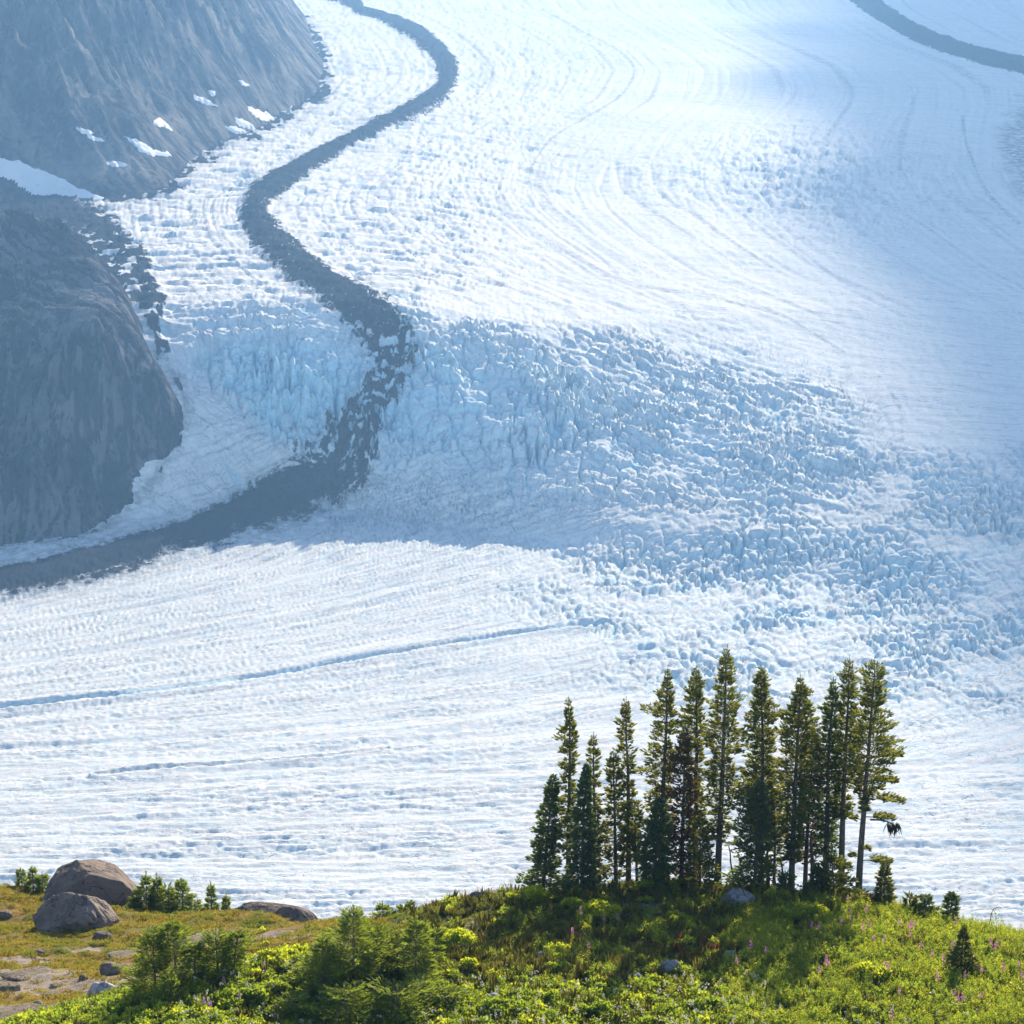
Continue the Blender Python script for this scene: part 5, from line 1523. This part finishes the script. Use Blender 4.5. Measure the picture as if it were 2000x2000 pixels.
LUP = [(396, 1948, 'brighter purple lupine under the hemlock with two tops'), (409, 1953, 'dim purple lupine right of the brighter one'), (440, 1905, 'pale lilac lupine beside the bent leader hemlock'), (470, 1935, 'small lilac lupine on the lupine slope'), (540, 1960, 'pinkish lupine at the right of the lupine slope')]


def place_flower(px, py, kind, label, name, cat, group):
    # py is the picture row of the bloom; the root stands about 0.8 m lower
    h = (0.85, 1.0, 1.15, 0.7)[kind] * 0.85
    for dr in (34, 40, 28, 46, 22, 14, 6):
        q, ok = hit_ground([px], [py + dr])
        if ok[0]:
            _, top = project(q[0][0], q[0][1], q[0][2] + h)
            if abs(top - py) < 9:
                break
    x, y, z = (float(v) for v in q[0])
    e = link(name, None, None, (x, y, z))
    e.empty_display_size = 0.1
    e.rotation_euler = (0, 0, (px * 7 + py * 3) % 6.28)
    tag(e, label, cat, group)
    link('stem', FW_KINDS[kind][0], e)
    link('flower_spike', FW_KINDS[kind][1], e)


LAND = [(1905, 1850, 'the slender dark sapling'), (1880, 1785, 'the lone skyline sapling'), (1832, 1785, 'the rounded fir bush'), (1745, 1765, 'the knee high sapling'), (1693, 1745, 'the rightmost tall trunk'),
        (1575, 1795, 'the sunny yellow bushes'), (1700, 1905, 'the lit green bush'), (1728, 1858, 'the dark peeping stone'), (2000, 1880, 'the right edge'), (1860, 2000, 'the bottom edge'), (1428, 1868, 'the half hidden bluish stone')]
ORD = ['nearest', 'second nearest', 'third nearest', 'fourth nearest', 'fifth nearest', 'sixth nearest', 'seventh nearest', 'eighth nearest', 'ninth nearest', 'tenth nearest', 'eleventh nearest', 'twelfth nearest', 'thirteenth nearest', 'fourteenth nearest', 'fifteenth nearest']
_near = [min(range(len(LAND)), key=lambda q: math.hypot(a - LAND[q][0], b - LAND[q][1])) for a, b in FW]
for i, (a, b) in enumerate(FW):
    q = _near[i]
    mates = sorted([k for k in range(len(FW)) if _near[k] == q], key=lambda k: math.hypot(FW[k][0] - LAND[q][0], FW[k][1] - LAND[q][1]))
    dx, dy = a - LAND[q][0], b - LAND[q][1]
    side = ('right of ' if dx > 0 else 'left of ') if abs(dx) > abs(dy) else ('below ' if dy > 0 else 'above ')
    place_flower(a, b, i % 3, 'pink fireweed %s%s, %s of those around it' % (side, LAND[q][2], ORD[mates.index(i)]), 'fireweed', 'flower', 'fireweed in bloom on the right slope')
for i, (a, b, l) in enumerate(FWL):
    place_flower(a, b, i % 3, l, 'fireweed', 'flower', 'fireweed in bloom on the mound')
for a, b, l in LUP:
    place_flower(a, b, 3, l, 'lupine', 'flower', 'lupines on the left slope')


# ------------------------------------------------------------------ odd pieces of wood
def branch(label, pts_px, y, r0, mat, name='dead_branch'):
    P = np.array([[float(v) for v in at_depth(a, b, y + d)] for a, b, d in pts_px])
    P = np.array([p[:3] for p in smooth_line(P, 4)])
    V, F = tube(P - P[0], np.linspace(r0, r0 * 0.4, len(P)), 5)
    return tag(link(name, mesh_from(name, V, F, mat, True), None, tuple(P[0])), label, 'branch')


branch('bent silvery dead branch lying on the hemlock mats', [(680, 1955, 0), (692, 1938, 0), (708, 1932, -0.1), (725, 1934, -0.1), (732, 1940, -0.1)], 125.2, 0.045, M_DEAD)
d = branch('thin crooked sprig with sparse leaves standing on the far right skyline', [(1928, 1824, 0), (1934, 1798, 0), (1938, 1780, 0.1), (1948, 1772, 0.1), (1956, 1773, 0.1)], 142.2, 0.026, M_DEAD)
rng = np.random.default_rng(78)
_t = np.array([[float(v) for v in at_depth(a, b, 142.2)] for a, b in ((1930, 1815), (1933, 1800), (1936, 1788), (1940, 1779), (1944, 1798), (1940, 1806), (1946, 1788))]) - np.array(d.location)
_B = np.repeat(_t, 9, 0) + rng.normal(size=(63, 3)) * 0.09
v, f = blades(_B, rng.normal(size=(63, 3)) + [0.3, 0, -0.3], rng.uniform(0.1, 0.2, 63), np.full(63, 0.05), rng)
link('foliage', mesh_from('sprig_foliage', v, f, M_HEM), d)
d = branch('bare drooping bough with dark beard lichen right of the last fir', [(1700, 1601, 0.0), (1722, 1602, -0.3), (1738, 1607, -0.5), (1750, 1614, -0.6)], 147.2, 0.05, M_DEAD)
rng = np.random.default_rng(77)
bx = [float(v) for v in at_depth(1740, 1606, 146.7)]
n = 90
B = np.array(bx) - np.array(d.location) + np.stack([rng.uniform(-0.18, 0.42, n), rng.normal(size=n) * 0.08, rng.uniform(-0.12, 0.05, n)], 1)
D = np.stack([rng.normal(size=n) * 0.22 + 0.1, rng.normal(size=n) * 0.2, -np.ones(n)], 1)
v, f = blades(B, D, rng.uniform(0.2, 0.75, n), np.full(n, 0.05), rng)
link('beard_lichen', mesh_from('beard_lichen', v, f, M_BEARD), d)

# ------------------------------------------------------------------ snow patches on the mountain
M_SNOW = N('old_snow')
_c = M_SNOW.coords()
_n = M_SNOW.noise(_c, 0.15, 6, 0.7)
M_SNOW = M_SNOW.surf(M_SNOW.mix(M_SNOW.ramp(_n, 0.55, 0.75), (0.84, 0.84, 0.84), (0.62, 0.60, 0.57)), 0.8, M_SNOW.bump(_n, 0.4, 0.8), 0.0)


def snow_patch(pts, label):
    """patch draped over the rock; outline in photograph pixels, carried to the slope"""
    P = np.array([q[:2] for q in smooth_line(pts + [pts[0]], 4)[:-1]])
    lo, hi = P.min(0), P.max(0)
    nx, ny = 46, 40
    gx, gy = np.meshgrid(np.linspace(lo[0], hi[0], nx), np.linspace(lo[1], hi[1], ny))
    px, py = gx.ravel(), gy.ravel()
    ys = np.linspace(2450, 4400, 900)
    dx, dy, dz = ray(px, py)
    t = ys[None] / dy[:, None]
    X, Zr = dx[:, None] * t, CAMZ + dz[:, None] * t
    Yb = np.broadcast_to(ys, X.shape)
    gap = Zr - np.maximum(mount_z(X, Yb), base_ice(X, Yb) - 3)
    i = np.maximum(np.argmax(gap < 0, 1), 1)
    k = np.arange(len(px))
    f = np.clip(gap[k, i - 1] / (gap[k, i - 1] - gap[k, i] + 1e-9), 0, 1)
    y = ys[i - 1] + f * (ys[i] - ys[i - 1])
    x = dx / dy * y
    z = np.maximum(mount_z(x, y), base_ice(x, y) - 3)
    rag = (6 * fbm(x / 14, y / 30, 3, 700) + 3.5 * noise(x / 4, y / 8, 704)) * min(1.0, (hi[1] - lo[1]) / 40 + 0.3)
    d, _ = seg_dist(px, py, [(a, b, 0) for a, b in np.vstack([P, P[:1]])])
    s = np.where(inside(px, py, [tuple(q) for q in P]), d, -d) + rag
    V = np.stack([x, y - 0.5, z + np.clip(s * 0.5, -2.5, 1.6)], 1)
    F = grid_faces(ny, nx)
    jump = np.abs(y[F].max(1) - y[F].min(1)) > 120
    F = F[(s[F] > -1.2).all(1) & ~jump]
    use, inv = np.unique(F, return_inverse=True)
    if len(use) == 0:
        return
    c = V[use].mean(0)
    o = link('snow_patch', mesh_from('snow_patch', V[use] - c, inv.reshape(-1, 4), M_SNOW, True), None, tuple(c))
    tag(o, label, 'snow patch', 'old snow patches on the mountain flank')


snow_patch([(-30, 300), (10, 312), (45, 318), (90, 338), (140, 360), (195, 385), (200, 395), (170, 400), (120, 396), (75, 388), (55, 375), (20, 352), (-30, 338)], 'largest snow field, a long white wedge at the left edge')
snow_patch([(242, 264), (262, 270), (290, 285), (335, 302), (325, 306), (290, 303), (265, 290)], 'long slanting snow streak in the middle of the scree')
snow_patch([(300, 238), (310, 232), (325, 240), (338, 256), (322, 250), (308, 246)], 'small snow patch above the long slanting streak')
snow_patch([(148, 248), (165, 252), (185, 258), (180, 262), (160, 258)], 'faint upper left snow patch on the scree')
snow_patch([(170, 262), (190, 268), (208, 274), (195, 276), (175, 270)], 'thin snow streak just below the faint upper patch')
snow_patch([(208, 318), (230, 316), (250, 322), (235, 326), (215, 322)], 'short snow streak low on the scree')
snow_patch([(378, 186), (395, 190), (415, 200), (428, 208), (405, 204), (385, 196)], 'snow patch below the crags, leftmost of three')
snow_patch([(450, 222), (475, 235), (510, 252), (490, 254), (465, 242)], 'wide snow patch where scree meets the ice')
snow_patch([(482, 205), (505, 215), (545, 232), (535, 238), (505, 232), (488, 218)], 'bright snow tongue joining the ice below the crags')
snow_patch([(440, 246), (462, 250), (485, 258), (470, 262), (450, 256)], 'lowest little snow strip beside the ice')
snow_patch([(460, 152), (475, 158), (488, 168), (474, 166)], 'tiny snow patch at the foot of the crags')
snow_patch([(406, 176), (418, 180), (420, 188), (410, 184)], 'smallest snow scrap above the leftmost of three patches')

# ------------------------------------------------------------------ air
def build_haze():
    m = N('air')
    v = m.n('ShaderNodeVolumePrincipled', {'Color': (0.25, 0.53, 1.0, 1), 'Density': 0.78e-4, 'Anisotropy': 0.45})
    m.t.links.new(v.outputs[0], m.out.inputs['Volume'])
    x0, x1, y0, y1, z0, z1 = -3300, 3300, -200, 7400, -60, 640
    V = [(x, y, z) for z in (z0, z1) for y in (y0, y1) for x in (x0, x1)]
    F = [(0, 2, 3, 1), (4, 5, 7, 6), (0, 1, 5, 4), (2, 6, 7, 3), (0, 4, 6, 2), (1, 3, 7, 5)]
    tag(link('haze', mesh_from('haze', V, F, m.m)), kind='stuff')


build_haze()


# ------------------------------------------------------------------ high unseen cloud, added and shaped to shade the right of the ice
def build_shade_cloud():
    rng = np.random.default_rng(5)
    m = N('shade_cloud_skin')       # partly clear, to lighten the shade it casts
    _d = m.n('ShaderNodeBsdfDiffuse', {'Color': (0.8, 0.8, 0.8, 1)})
    _t = m.n('ShaderNodeBsdfTransparent')
    _x = m.n('ShaderNodeMixShader', {0: 0.30, 1: _t.outputs[0], 2: _d.outputs[0]})
    m.t.links.new(_x.outputs[0], m.out.inputs[0])
    base = bmesh.new()
    bmesh.ops.create_icosphere(base, subdivisions=2, radius=1)
    bv = np.array([v.co[:] for v in base.verts])
    bf = np.array([[v.index for v in f.verts] for f in base.faces])
    base.free()
    # shadow margin on the ice, seen in the photograph from far to near
    edge = [(1330, -60), (1430, 40), (1500, 110), (1400, 165), (1560, 240), (1620, 300), (1500, 345), (1530, 430), (1590, 500), (1680, 600), (1760, 720), (1760, 850), (1800, 1000), (1890, 1180), (1990, 1400), (2080, 1650)]
    P = hit_ice([e[0] for e in edge], [e[1] for e in edge])
    V, F, n = [], [], 0
    t = 5200 / math.sin(SUN_EL)
    for p, q in zip(P[:-1], P[1:]):
        for f in np.linspace(0, 1, 7)[:-1]:
            c = p + (q - p) * f
            for k in range(6):
                r = rng.uniform(38, 60) * (1 + 0.55 * k)
                off = r * 1.15 + k * 75
                ctr = np.array([c[0] + off, c[1] + rng.uniform(-30, 30) - 0.25 * k * 40, c[2]]) + np.array(SUN_DIR) * (t + rng.uniform(-60, 60))
                V.append(ctr + bv * np.array([r, r, r * 0.55]) * rng.uniform(0.85, 1.15, (len(bv), 1)))
                F.append(bf + n)
                n += len(bv)
    o = link('shade_cloud', mesh_from('shade_cloud', np.vstack(V), np.vstack(F), m.m, True))
    tag(o, kind='structure')


build_shade_cloud()
